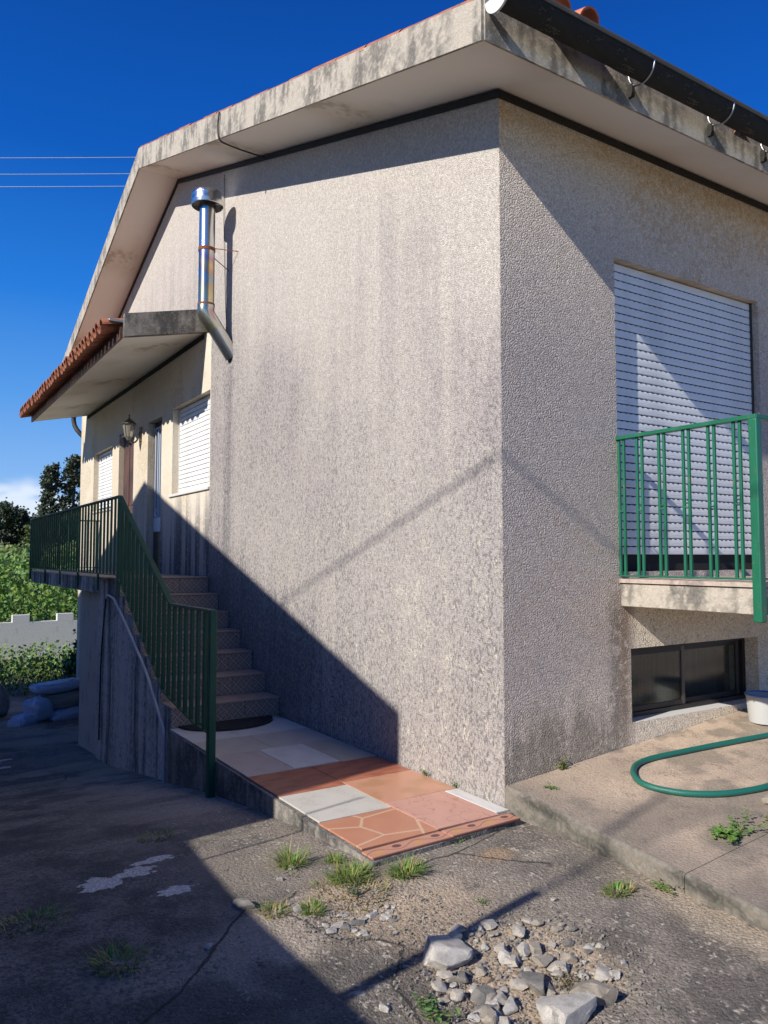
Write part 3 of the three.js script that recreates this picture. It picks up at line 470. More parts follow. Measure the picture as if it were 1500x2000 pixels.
// ------------------------------------------------------------------ porch lantern
{
  const g = thing('wall_lantern', 'old bronze coach lantern on the porch wall between the doors', 'lamp');
  const br = new THREE.MeshStandardMaterial({ map: tex(128, 128, (u, v) => mix3([0.34, 0.29, 0.22], [0.10, 0.075, 0.05], fbmP(u * 12, v * 12, 12, 3))), roughness: 0.6, metalness: 0.4 });
  const z = -7.98;
  part(g, 'wall_plate', uvBox(new RoundedBoxGeometry(0.02, 0.22, 0.09, 2, 0.006).translate(-0.011, 3.29, z)), br);
  part(g, 'arm', tube([V(-0.02, 3.33, z), V(-0.06, 3.20, z), V(-0.13, 3.15, z), V(-0.18, 3.19, z)], 0.012, 24, 8), br);
  part(g, 'base', cyl(0.055, 0.03, 0.05, 6).translate(-0.18, 3.215, z), br);
  part(g, 'glass', cyl(0.088, 0.055, 0.19, 6, true).translate(-0.18, 3.335, z), new THREE.MeshPhysicalMaterial({ color: new THREE.Color().setRGB(0.8, 0.78, 0.7), roughness: 0.35, transmission: 0.8, thickness: 0, side: THREE.DoubleSide }));
  for (let k = 0; k < 6; k++) { const a = k * Math.PI / 3; part(g, 'rib', bar(V(-0.18 + 0.056 * Math.sin(a), 3.24, z + 0.056 * Math.cos(a)), V(-0.18 + 0.09 * Math.sin(a), 3.43, z + 0.09 * Math.cos(a)), 0.011), br); }
  part(g, 'roof', cyl(0.018, 0.115, 0.085, 6).translate(-0.18, 3.47, z), br);
  part(g, 'finial', new THREE.LatheGeometry([[0, 0.075], [0.007, 0.06], [0.014, 0.04], [0.006, 0.025], [0.018, 0]].map(a => new THREE.Vector2(...a)), 12).translate(-0.18, 3.51, z), br);
}

// ------------------------------------------------------------------ entrance stairs and landing
const lattice = tex(512, 512, (u, v) => {                          // one printed riser tile: woven diagonal bands
  const n = fbmP(u * 30, v * 30, 30, 2), q = 0.16; const p = (u + v) / q, m = (u - v) / q;
  const bar1 = Math.abs(((p % 2) + 2) % 2 - 1), bar2 = Math.abs(((m % 2) + 2) % 2 - 1);
  let c = mix3([0.30, 0.235, 0.20], [0.23, 0.175, 0.155], n);
  const over = (Math.floor(p) + Math.floor(m)) & 1;
  const line = (b) => sst(0.16, 0.07, Math.abs(b - 0.32)); c = mix3(c, [0.03, 0.022, 0.022], 0.95 * Math.max(over ? line(bar1) : 0, over ? 0 : line(bar2)));
  if (over ? bar1 < 0.3 : bar2 < 0.3) c = mix3(c, [0.46, 0.38, 0.33], 0.6);
  const e = Math.min(u, v, 1 - u, 1 - v); return mix3(c, [0.10, 0.075, 0.065], 0.7 * sst(0.012, 0.004, e));
});
const riserMat = new THREE.MeshStandardMaterial({ map: lattice, roughness: 0.45 });
const treadMat = new THREE.MeshStandardMaterial({ map: dirtyConcrete([0.33, 0.25, 0.20], [0.19, 0.145, 0.12], 0.05, 0.05), roughness: 0.6 });
const RISE = 0.178, RUN = 0.32, S0 = 3.12;
const stairs = thing('entrance_stairs', 'concrete entrance stairs with patterned tile risers up to the porch landing', 'stairs');
{
  const pts = [[S0, -1.2]]; for (let i = 0; i < 7; i++) pts.push([S0 + i * RUN, i * RISE - 0.014], [S0 + i * RUN, (i + 1) * RISE - 0.014]);
  pts.push([5.9, 7 * RISE - 0.014], [5.9, -1.2]);
  part(stairs, 'body', onGable(pts, -1.02, 1.017), streakWall, null, 'side of the stairs streaked with black runs');
  for (let i = 0; i < 7; i++) {
    const st = group(stairs, 'step'), z = -(S0 + i * RUN), y0 = i * RISE, y1 = y0 + RISE - 0.014, w = 1.014 / 3;
    for (let k = 0; k < 3; k++) { const g = new RoundedBoxGeometry(w - 0.003, y1 - y0 - 0.003, 0.010, 1, 0.002); const p = g.attributes.position, uv = g.attributes.uv; for (let j = 0; j < p.count; j++) uv.setXY(j, p.getX(j) / w + 0.5 + (i * 0.37), p.getY(j) / w + 0.3); part(st, 'riser_tile', g, riserMat, [-1.02 + (k + 0.5) * w, (y0 + y1) / 2, z + 0.0055]); }
    const dep = i < 6 ? RUN + 0.018 : 0.33;
    for (let k = 0; k < 3; k++) part(st, 'tread_tile', rbox(w - 0.003, 0.013, dep, 0.003), treadMat, [-1.02 + (k + 0.5) * w, y1 + 0.007, z + 0.024 - dep / 2]);
  }
  part(stairs, 'landing', box(-1.09, -0.003, 1.06, 1.232, -10.5, -5.905), streakWall);
  for (let k = 0; k < 16; k++) part(stairs, 'landing_tile', rbox(1.086, 0.014, 0.325, 0.003), treadMat, [-0.547, 1.2395, -5.535 - k * 0.331]);
  part(stairs, 'landing_support', box(-0.985, -0.3, -1.2, 1.058, -7.02, -5.93), plainGrey, null, 'grey block pier under the landing');
}
// green railing of the stairs
{
  const R = thing('stair_railing', 'green iron railing along the entrance stairs and landing, with shade put into its paint', 'railing');
  const x = -1.1, P = (z, y) => V(x, y, z);
  const tops = [P(-1.927, 1.075), P(-2.894, 1.075), P(-4.67, 2.1), P(-10.5, 2.1)];
  for (let i = 0; i < 3; i++) part(R, 'handrail', bar(tops[i], tops[i + 1], 0.048, 0.022), shadedGreen);
  part(R, 'handrail', bar(V(x, 2.1, -10.5), V(-0.01, 2.1, -10.5), 0.048, 0.022), shadedGreen);
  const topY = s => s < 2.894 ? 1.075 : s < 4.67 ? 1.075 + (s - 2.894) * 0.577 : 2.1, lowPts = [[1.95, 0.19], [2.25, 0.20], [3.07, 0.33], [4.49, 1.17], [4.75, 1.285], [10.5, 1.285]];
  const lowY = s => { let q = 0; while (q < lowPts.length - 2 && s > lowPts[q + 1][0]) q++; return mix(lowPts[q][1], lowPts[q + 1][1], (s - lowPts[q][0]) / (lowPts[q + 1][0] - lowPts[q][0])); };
  for (let i = 0; i + 1 < lowPts.length; i++) part(R, 'bottom_rail', bar(P(-lowPts[i][0], lowPts[i][1]), P(-lowPts[i + 1][0], lowPts[i + 1][1]), 0.032, 0.012), shadedGreen);
  const bal = (s, xx = x, z = -s, y0 = lowY(s), y1 = topY(s) - 0.008) => part(R, 'baluster', bar(V(xx, y0, z), V(xx, y1, z), s < 4.8 ? 0.030 : 0.022), shadedGreen);
  for (let s = 2.075; s < 4.72; s += 0.146) bal(s);
  for (let s = 4.86; s < 10.45; s += 0.162) bal(s);
  for (let xx = -0.96; xx < -0.05; xx += 0.15) bal(10.5, xx, -10.5, 1.285, 2.09);
  part(R, 'bottom_rail', bar(V(x, 1.285, -10.5), V(-0.01, 1.285, -10.5), 0.032, 0.012), shadedGreen);
  part(R, 'end_post', bar(P(-1.927, -0.30), P(-1.927, 1.085), 0.058), shadedGreen, null, 'chipped green end post standing on the driveway');
  part(R, 'corner_post', bar(P(-10.5, 1.1), P(-10.5, 2.1), 0.04), shadedGreen); part(R, 'corner_post', bar(P(-4.68, 1.06), P(-4.68, 2.09), 0.034), shadedGreen);
  for (const s of [5.6, 6.7, 7.9, 9.1]) part(R, 'bracket', bar(P(-s, 1.09), P(-s, 1.29), 0.022, 0.03), shadedGreen);
}
// green balcony railing
{
  const R = thing('balcony_railing', 'bright green balcony railing with paired bars in front of the large shutter', 'railing');
  const x = 1.045, x1 = 3.6, zf = 0.985;
  part(R, 'handrail', bar(V(x, 2.275, -0.005), V(x, 2.275, zf + 0.02), 0.05, 0.026), greenPaint); part(R, 'handrail', bar(V(x - 0.02, 2.275, zf), V(x1, 2.275, zf), 0.05, 0.026), greenPaint);
  part(R, 'bottom_rail', bar(V(x, 1.345, 0.01), V(x, 1.345, zf), 0.03, 0.010), greenPaint); part(R, 'bottom_rail', bar(V(x, 1.345, zf), V(x1, 1.345, zf), 0.03, 0.010), greenPaint);
  const pair = (a, b) => { for (const p of [a, b]) part(R, 'baluster', bar(V(p[0], 1.345, p[1]), V(p[0], 2.265, p[1]), 0.017), greenPaint); part(R, 'ring', new THREE.TorusGeometry(0.016, 0.005, 6, 14).rotateY(a[0] === b[0] ? Math.PI / 2 : 0).translate((a[0] + b[0]) / 2, 1.79, (a[1] + b[1]) / 2), greenPaint); };
  for (const z of [0.03, 0.178, 0.35, 0.53, 0.705, 0.872]) pair([x, z - 0.02], [x, z + 0.02]);
  for (let k = 1; k < 14; k++) pair([x + k * 0.175 - 0.02, zf], [x + k * 0.175 + 0.02, zf]);
  part(R, 'corner_post', bar(V(x, 1.10, zf), V(x, 2.265, zf), 0.055), greenPaint);
  part(R, 'foot_plate', uvBox(new RoundedBoxGeometry(0.10, 0.10, 0.03, 2, 0.004).translate(x + 0.03, 1.19, zf - 0.01)), greenPaint);
}

// ------------------------------------------------------------------ tiled path in front of the stairs
{
  const t = structure('tiled_path', new THREE.Group());
  const outline = [[-1.04, 3.118], [-0.003, 3.118], [-0.003, -0.05], [-0.07, -0.19], [-1.08, -0.265]];
  const bd = uvBox(extr(poly(outline.map(([x, s]) => [x, s])), 0.5).rotateX(-Math.PI / 2).translate(0, -0.513, 0));
  part(t, 'concrete_base', bd, concreteDark);
  const ceramic = (fn, rough = 0.35) => new THREE.MeshStandardMaterial({ map: tex(256, 256, fn), roughness: rough });
  const flat = (c, d, rough) => ceramic((u, v) => { const a = fbmP(u * 5, v * 5, 5, 5), b = fbmP(u * 60, v * 60, 60, 2); return mix3(mix3(c, d, a), [c[0] * 0.55, c[1] * 0.52, c[2] * 0.48], 0.45 * sst(0.55, 0.75, 0.5 * a + 0.5 * b)); }, rough);
  const white = flat([0.66, 0.645, 0.61], [0.58, 0.565, 0.53], 0.4), pale = flat([0.52, 0.47, 0.42], [0.46, 0.42, 0.37], 0.4), beige = flat([0.46, 0.41, 0.33], [0.40, 0.35, 0.28], 0.5), pinkish = flat([0.50, 0.41, 0.37], [0.45, 0.37, 0.33], 0.45);
  const terra = ceramic((u, v) => { const a = fbmP(u * 4, v * 10, 4, 5); return mix3([0.42, 0.155, 0.085], [0.30, 0.10, 0.06], sst(0.3, 0.7, a)); }), peach = ceramic((u, v) => { const a = fbmP(u * 4, v * 4, 4, 6); return mix3([0.55, 0.28, 0.175], [0.46, 0.24, 0.13], sst(0.35, 0.65, a)); });
  const pink = ceramic((u, v) => { const a = fbmP(u * 6, v * 6, 6, 6), vein = Math.abs(fbmP(u * 5, v * 5 + 0.3, 5, 4) - 0.5); return mix3(mix3([0.58, 0.32, 0.24], [0.50, 0.25, 0.19], a), [0.34, 0.13, 0.09], 0.7 * sst(0.02, 0.004, vein)); });
  const orange = ceramic((u, v) => { const a = fbmP(u * 5, v * 5, 5, 5); let c = mix3([0.52, 0.23, 0.13], [0.44, 0.18, 0.10], a); const wu = u + 0.02 * (a - 0.5); const ls = [[[0, .75], [.33, .6]], [[.33, .6], [.5, .85]], [[.5, .85], [1, .92]], [[.33, .6], [.42, .22]], [[.42, .22], [0, .1]], [[.42, .22], [.85, .12]], [[.85, .12], [1, .45]], [[.5, .85], [.45, 1]], [[.85, .12], [.8, 0]]]; let d = 9; for (const [p, q] of ls) d = Math.min(d, segD(wu, v, p, q)); return mix3(c, [0.62, 0.42, 0.27], 0.85 * sst(0.022, 0.012, d)); });
  const border = ceramic((u, v) => {                                // listel: scroll and buds between two dark lines
    const a = fbmP(u * 8, v * 8, 8, 4); let c = mix3([0.48, 0.20, 0.13], [0.52, 0.26, 0.17], a); const w = 0.5 + 0.22 * Math.sin(u * 12.566), vv = v;
    c = mix3(c, [0.13, 0.06, 0.045], 0.8 * sst(0.035, 0.02, Math.abs(vv - w))); for (const k of [0, 1, 2, 3]) { const bu = k * 0.25 + 0.125, bv = k & 1 ? 0.62 : 0.42; const d = Math.hypot((u - bu) / 0.055, (vv - bv) / 0.17); c = mix3(c, k & 1 ? [0.11, 0.035, 0.04] : [0.50, 0.27, 0.07], sst(1.1, 0.85, d)); }
    return mix3(c, [0.16, 0.065, 0.05], 0.9 * Math.max(sst(0.10, 0.08, vv), sst(0.90, 0.92, vv))); });
  const tile = (x0, x1, z0, z1, m, tilt = 0, label) => { const w = x1 - x0 - 0.004, d = z1 - z0 - 0.004; const g = new RoundedBoxGeometry(w, 0.010, d, 1, 0.002); const p = g.attributes.position, uv = g.attributes.uv; for (let i = 0; i < p.count; i++) uv.setXY(i, p.getX(i) / w + 0.5, 0.5 - p.getZ(i) / d); const q = part(t, 'tile', g, m, [(x0 + x1) / 2, -0.0065 + rr(-0.0008, 0.0012), (z0 + z1) / 2], label); q.rotation.y = tilt + rr(-0.003, 0.003); return q; };
  tile(-1.03, -0.62, -3.11, -2.52, white); tile(-0.62, -0.01, -3.11, -2.52, white); tile(-1.03, -0.56, -2.52, -2.03, pale); tile(-0.56, -0.01, -2.52, -2.03, pale);
  tile(-1.035, -0.68, -2.03, -1.40, pinkish); tile(-0.68, -0.31, -2.03, -1.42, white); tile(-0.31, -0.01, -2.03, -1.40, beige);
  tile(-1.04, -0.56, -1.40, -0.893, terra); tile(-0.56, -0.01, -1.40, -0.952, terra);
  tile(-1.045, -0.56, -0.893, -0.36, flat([0.56, 0.53, 0.47], [0.50, 0.47, 0.41], 0.4)); tile(-0.56, -0.01, -0.952, -0.447, peach);
  tile(-1.055, -0.56, -0.355, 0.10, orange, 0.02); tile(-0.56, -0.115, -0.445, 0.085, pink); tile(-0.11, -0.012, -0.445, 0.05, white);
  tile(-1.07, -0.56, 0.115, 0.235, border, 0.035, 'border tile with scroll and buds'); tile(-0.555, -0.06, 0.095, 0.21, border, 0.035, 'border tile with scroll and buds');
}
{
  const s = new THREE.Shape(); s.moveTo(-0.43, 0); s.absellipse(0, 0, 0.43, 0.36, Math.PI, 0, true); s.closePath();
  const g = uvBox(extr(s, 0.010, 0.003).rotateX(Math.PI / 2));
  const m = new THREE.Mesh(g, new THREE.MeshStandardMaterial({ map: tex(256, 256, (u, v) => { const k = 0.012 + 0.03 * fbmP(u * 90, v * 90, 90, 2); return [k, k, k * 1.05]; }), roughness: 1, bumpMap: rep(fineGrain, 4), bumpScale: 0.01 })); m.position.set(-0.53, 0.0125, -3.105);
  thing('doormat', 'black half round doormat at the foot of the stairs', 'doormat', m);
}

// ------------------------------------------------------------------ things round the stairs
{
  const x = -1.062, pts = [V(-1.035, 1.03, -5.46), V(x, 1.05, -5.25), V(x, 1.02, -5.0), V(x, 0.82, -4.56), V(x, 0.62, -4.16), V(x, 0.42, -3.77), V(x, 0.18, -3.44), V(x, -0.01, -3.19), V(x, -0.12, -3.16), V(x, -0.30, -3.155), V(x, -0.47, -3.155)];
  thing('drain_pipe', 'thin pale plastic pipe slanting down the side of the stairs', 'pipe', new THREE.Mesh(tube(pts, 0.013, 90, 10, 0.2), mat([0.42, 0.43, 0.46], 0.45)));
  thing('side_cable', 'black cable hanging beside the plastic pipe', 'cable', new THREE.Mesh(tube([V(-1.03, 1.0, -5.5), V(-1.035, 0.6, -5.60), V(-1.035, 0.2, -5.66), V(-1.035, -0.6, -5.68)], 0.009, 30, 6), blackCable));
}
function sackGeo(w, h, d, sd) {
  const g = new THREE.SphereGeometry(1, 36, 24), p = g.attributes.position;
  for (let i = 0; i < p.count; i++) {
    const x = p.getX(i), y = p.getY(i), z = p.getZ(i), f = (v, e) => Math.sign(v) * Math.pow(Math.abs(v), e);
    const fold = 0.20 * (fbm(x * 5 + sd, z * 4 + y * 3, 3) - 0.5) + 0.14 * (fbm(x * 14 + sd, z * 6 + y * 9, 2) - 0.5), pinch = 1 - 0.45 * sst(0.75, 1.0, Math.abs(x));
    p.setXYZ(i, f(x, 0.55) * w / 2 * (1 + fold), (f(y, 0.8) * pinch + 1.6 * fold + 0.18 * Math.sin(x * 2 + sd)) * h / 2, f(z, 0.6) * d / 2 * (1 + fold));
  }
  g.computeVertexNormals(); return g;
}
{
  const blue = new THREE.MeshStandardMaterial({ map: tex(256, 256, (u, v) => { const a = fbmP(u * 8, v * 8, 8, 4); return mix3([0.55, 0.60, 0.72], [0.30, 0.36, 0.50], a); }), roughness: 0.5 });
  const buff = new THREE.MeshStandardMaterial({ map: tex(256, 256, (u, v) => { const a = fbmP(u * 9, v * 9, 9, 4); return mix3([0.36, 0.33, 0.29], [0.18, 0.165, 0.15], a); }), roughness: 0.8 });
  for (const [l, x, y, z, w, h, d, ry, rz, m] of [
    ['grey sack lying on the ground under the pile, nearest the pier', -0.62, -0.95, -9.45, 0.72, 0.22, 0.44, 0.25, 0.10, blue],
    ['bulging buff sack in the middle of the pile', -0.72, -0.74, -9.5, 0.70, 0.26, 0.46, -0.1, 0.02, buff],
    ['flat pale blue sack on top of the pile', -0.82, -0.54, -9.5, 0.76, 0.17, 0.42, 0.1, 0.05, blue],
    ['crumpled blue plastic sack leaning on the left of the pile', -1.10, -0.87, -9.35, 0.36, 0.34, 0.40, 0.5, 0.3, blue],
    ['small blue plastic bag lying in front of the sack pile', -1.33, -0.99, -9.2, 0.42, 0.20, 0.30, 0.7, 0.0, blue]]) {
    const s = new THREE.Mesh(sackGeo(w, h, d, x * 7 + y * 3), m); s.position.set(x, y, z); s.rotation.set(0, ry, rz); thing('sack', l, 'sack', s, 'sacks piled by the pier');
  }
  const st = new THREE.Mesh(sackGeo(0.42, 0.46, 0.4, 8.3), buff); st.position.set(-1.62, -0.84, -10.2); thing('boulder', 'rounded boulder left of the sacks at the picture edge', 'boulder', st);
}
// ------------------------------------------------------------------ terrace things
{
  const h = [[3.1, 0.62], [2.5, 0.56], [1.95, 0.45], [1.32, 0.32], [0.94, 0.26], [0.74, 0.33], [0.635, 0.49], [0.69, 0.67], [0.84, 0.81], [1.03, 0.89], [1.25, 0.93], [1.7, 0.92], [2.3, 1.0], [3.0, 1.2]];
  thing('garden_hose', 'thick green garden hose looped on the terrace', 'hose', new THREE.Mesh(tube(h.map(([x, z]) => V(x, terrY(x, z) + 0.018, z)), 0.018, 240, 14), new THREE.MeshPhysicalMaterial({ color: new THREE.Color().setRGB(0.012, 0.13, 0.095), roughness: 0.4, clearcoat: 0.2, bumpMap: rep(fineGrain, 40, 1), bumpScale: 0.001 })));
  const g = thing('bucket', 'white plastic bucket with blue rim beside the basement window', 'bucket'); const by = terrY(2.26, 0.27);
  const lathe = pts => new THREE.LatheGeometry(pts.map(a => new THREE.Vector2(...a)), 36);
  part(g, 'tub', lathe([[0, 0], [0.105, 0], [0.112, 0.006], [0.130, 0.19], [0.134, 0.20], [0.126, 0.20], [0.106, 0.012], [0, 0.012]]).translate(2.26, by, 0.27), mat([0.48, 0.48, 0.46], 0.5));
  part(g, 'rim', new THREE.TorusGeometry(0.132, 0.008, 8, 36).rotateX(Math.PI / 2).translate(2.26, by + 0.20, 0.27), mat([0.12, 0.22, 0.45], 0.4));
  part(g, 'handle', new THREE.TorusGeometry(0.13, 0.004, 6, 24, Math.PI).rotateZ(Math.PI).rotateX(0.25).translate(2.26, by + 0.195, 0.27), zinc);
}
// ------------------------------------------------------------------ stones
const stoneTex = (a, b, s) => new THREE.MeshStandardMaterial({ map: tex(256, 256, (u, v) => { const n = fbmP(u * 6 + s, v * 6, 6, 5), q = fbmP(u * 60, v * 60, 60, 2); let c = mix3(a, b, sst(0.3, 0.7, n)); const k = 0.8 + 0.4 * q; return [c[0] * k, c[1] * k, c[2] * k]; }), roughness: 0.95, bumpMap: rep(fineGrain, 2), bumpScale: 0.004 });
const stoneMats = [stoneTex([0.50, 0.45, 0.38], [0.36, 0.32, 0.27], 0), stoneTex([0.38, 0.33, 0.265], [0.26, 0.225, 0.185], 1), stoneTex([0.58, 0.54, 0.48], [0.42, 0.39, 0.34], 2), stoneTex([0.27, 0.25, 0.22], [0.17, 0.16, 0.145], 3), stoneTex([0.48, 0.33, 0.19], [0.30, 0.22, 0.15], 4)];
function stoneGeo(w, h, d, sd, cuts = 7, det = 3) {
  const g = new THREE.IcosahedronGeometry(1, det), p = g.attributes.position, pl = [];
  let q = Math.floor(sd * 9973) >>> 0; const r = () => ((q = (q * 1664525 + 1013904223) >>> 0) / 4294967296);
  for (let i = 0; i < cuts + 6; i++) { const n = V(r() - 0.5, (r() - 0.5) * 0.9, r() - 0.5).normalize(); pl.push([n, 0.42 + 0.36 * r()]); }
  pl.push([V(0.1 * (r() - 0.5), 1, 0.1 * (r() - 0.5)).normalize(), 0.62]);
  const v = V(0, 0, 0);
  for (let i = 0; i < p.count; i++) {
    v.fromBufferAttribute(p, i); for (const [n, o] of pl) { const k = v.dot(n) - o; if (k > 0) v.addScaledVector(n, -k); }
    const f = 1 + 0.14 * (fbm(v.x * 2.6 + sd * 13, v.y * 2.6 + v.z * 3.1, 4) - 0.5) + 0.06 * (fbm(v.x * 9 + sd, v.z * 9 + v.y * 7, 2) - 0.5);
    p.setXYZ(i, v.x * f * w / 2, v.y * f * h / 2, v.z * f * d / 2);
  }
  return uvBox(toCreasedNormals(g, 0.24)).scale(1, 1, 1);
}
const stoneUV = g => { const uv = g.attributes.uv; for (let i = 0; i < uv.count; i++) uv.setXY(i, uv.getX(i) * 5, uv.getY(i) * 5); return g; };
function stone(name, label, cat, x, z, w, h, d, ry, m, sd, grp, sink = 0.32, y0) {
  const s = new THREE.Mesh(stoneUV(stoneGeo(w, h, d, sd, 7, w > 0.12 ? 5 : 3)), stoneMats[m]); s.position.set(x, (y0 ?? ground(x, z)) + h * (0.5 - sink), z); s.rotation.y = ry; return thing(name, label, cat, s, grp);
}
stone('concrete_lump', 'large flat pale lump of broken concrete where the post shadow ends', 'rubble', -1.26, 1.05, 0.32, 0.13, 0.23, 0.45, 2, 0.345);
stone('concrete_lump', 'large pale lump of concrete in the lower right of the rubble', 'rubble', -1.13, 1.57, 0.29, 0.14, 0.27, -0.4, 2, 0.912);
stone('concrete_lump', 'tan stone leaning behind the lower pale lump of concrete', 'rubble', -0.97, 1.55, 0.21, 0.15, 0.24, 0.7, 1, 0.717);
stone('concrete_lump', 'dark grey broken slab in the middle of the rubble', 'rubble', -1.06, 1.36, 0.17, 0.07, 0.14, 0.9, 3, 0.19);
stone('field_stone', 'rounded pale stone at the top of the rubble patch', 'stone', -1.03, 1.13, 0.07, 0.065, 0.065, 0.3, 0, 0.83);
stone('field_stone', 'long pale stone lying low in the rubble patch', 'stone', -1.25, 1.42, 0.12, 0.06, 0.07, 0.5, 2, 0.44);
stone('field_stone', 'dark stone beside the large flat lump of concrete', 'stone', -1.28, 1.20, 0.08, 0.06, 0.07, 1.4, 3, 0.66);
stone('field_stone', 'white stone at the bottom edge of the rubble patch', 'stone', -1.40, 1.42, 0.075, 0.04, 0.05, 0.2, 2, 0.93);
stone('field_stone', 'white stone in the shade left of the rubble', 'stone', -2.02, 0.56, 0.05, 0.03, 0.035, 0.2, 2, 0.21);
stone('field_stone', 'dark split stone standing on the shadow edge', 'stone', -1.77, 0.32, 0.06, 0.07, 0.13, 0.6, 3, 0.38);
stone('field_stone', 'white pebble at the foot of a grass tuft beside the tiled path', 'stone', -1.41, 0.04, 0.045, 0.035, 0.04, 0.2, 2, 0.53);
stone('field_stone', 'white chip of stone on the driveway below the tiled path', 'stone', -1.52, 0.14, 0.05, 0.03, 0.04, 0.9, 2, 0.77);
stone('field_stone', 'white stone between two grass tufts at the cracked corner', 'stone', -1.595, 0.47, 0.05, 0.045, 0.045, 0.4, 2, 0.12);
stone('field_stone', 'small round pebble alone beyond the post shadow', 'stone', -0.57, 0.96, 0.035, 0.025, 0.03, 0.4, 2, 0.98);
stone('field_stone', 'angular pale stone alone left of the lower weed', 'stone', -1.64, 1.23, 0.055, 0.04, 0.05, 0.4, 2, 0.08);
stone('field_stone', 'ochre stone in the rubble', 'stone', -1.20, 1.25, 0.06, 0.035, 0.05, 0.8, 4, 0.48);
stone('field_stone', 'pale stone lying against the hose on the terrace', 'stone', 1.0, 1.03, 0.12, 0.09, 0.10, 0.8, 1, 0.63, undefined, 0.3, terrY(1.0, 1.03));
stone('field_stone', 'long flat chip at the top of the cracked patch', 'stone', -1.33, 0.64, 0.10, 0.03, 0.05, 0.3, 2, 0.28);
stone('field_stone', 'tilted grey shard in the cracked patch', 'stone', -1.42, 0.66, 0.11, 0.035, 0.06, -0.4, 3, 0.87);
seed = 777;
for (let i = 0; i < 120; i++) {                                     // loose pieces in the rubble that can still be told apart
  let x, z; do { const a = rr(0, 6.283), q = Math.sqrt(rnd()); x = -1.06 + Math.cos(a) * q * 0.40; z = 1.29 + Math.sin(a) * q * 0.36; } while (Math.hypot(x + 1.27, z - 1.04) < 0.12 || Math.hypot(x + 1.14, z - 1.56) < 0.13 || Math.hypot(x + 0.99, z - 1.55) < 0.10);
  const s = (0.020 + 0.075 * Math.pow(rnd(), 2.2)); stone('rubble_piece', 'small broken piece of stone in the rubble patch', 'rubble', x, z, s * rr(0.9, 1.4), s * rr(0.5, 0.8), s, rr(0, 6), [0, 1, 0, 2, 0, 1, 2, 3, 1][i % 9], rnd(), 'small pieces in the rubble patch', 0.25);
}
for (let i = 0; i < 40; i++) { const a = rr(0, 6.283), q = Math.sqrt(rnd()), x = -1.38 + Math.cos(a) * q * 0.20, z = 0.66 + Math.sin(a) * q * 0.12, s = 0.02 + 0.05 * rnd() * rnd(); stone('mortar_chip', 'pale chip of mortar in the cracked patch by the grass', 'rubble', x, z, s * 1.5, s * 0.5, s, rr(0, 6), [2, 0, 2, 3][i % 4], rnd(), 'chips in the cracked patch', 0.25); }
{ // gravel: grit too small to pick apart
  const n = 5200, base = [0, 1, 2, 3].map(k => stoneGeo(1, 0.7, 0.9, 0.13 + k * 0.21, 5, 1)), im = base.map((g, k) => new THREE.InstancedMesh(g, stoneMats[[0, 1, 2, 3][k]], n / 4));
  const G = new THREE.Group(), M = new THREE.Matrix4(), Q = new THREE.Quaternion(), E1 = new THREE.Euler();
  for (let i = 0; i < n; i++) {
    const k = i % 4; let x, z, s; const w = rnd();
    if (w < 0.62) { do { const a = rr(0, 6.283), q = Math.sqrt(rnd()) * 1.25; x = -1.08 + Math.cos(a) * q * 0.44; z = 1.28 + Math.sin(a) * q * 0.40; } while (rnd() > 0.25 + pit(x, z)); s = 0.005 + 0.020 * rnd() * rnd(); }
    else if (w < 0.82) { const a = rr(0, 6.283), q = Math.sqrt(rnd()) * 1.2; x = -1.34 + Math.cos(a) * q * 0.3; z = 0.64 + Math.sin(a) * q * 0.18; s = 0.004 + 0.016 * rnd() * rnd(); }
    else { x = rr(-2.9, -0.05); z = rr(-0.6, 1.9); s = rr(0.003, 0.009); if (x > -1.12 && z < 0.3) { x -= 1.2; } }
    E1.set(rr(0, 6), rr(0, 6), rr(0, 6)); M.compose(V(x, ground(x, z) + s * 0.2, z), Q.setFromEuler(E1), V(s, s, s)); im[k].setMatrixAt((i / 4) | 0, M);
  }
  im.forEach(m => { m.name = 'grit'; G.add(m); }); thing('gravel', 'fine grit and gravel scattered over the broken concrete', 'gravel', G); G.userData.kind = 'stuff';
}
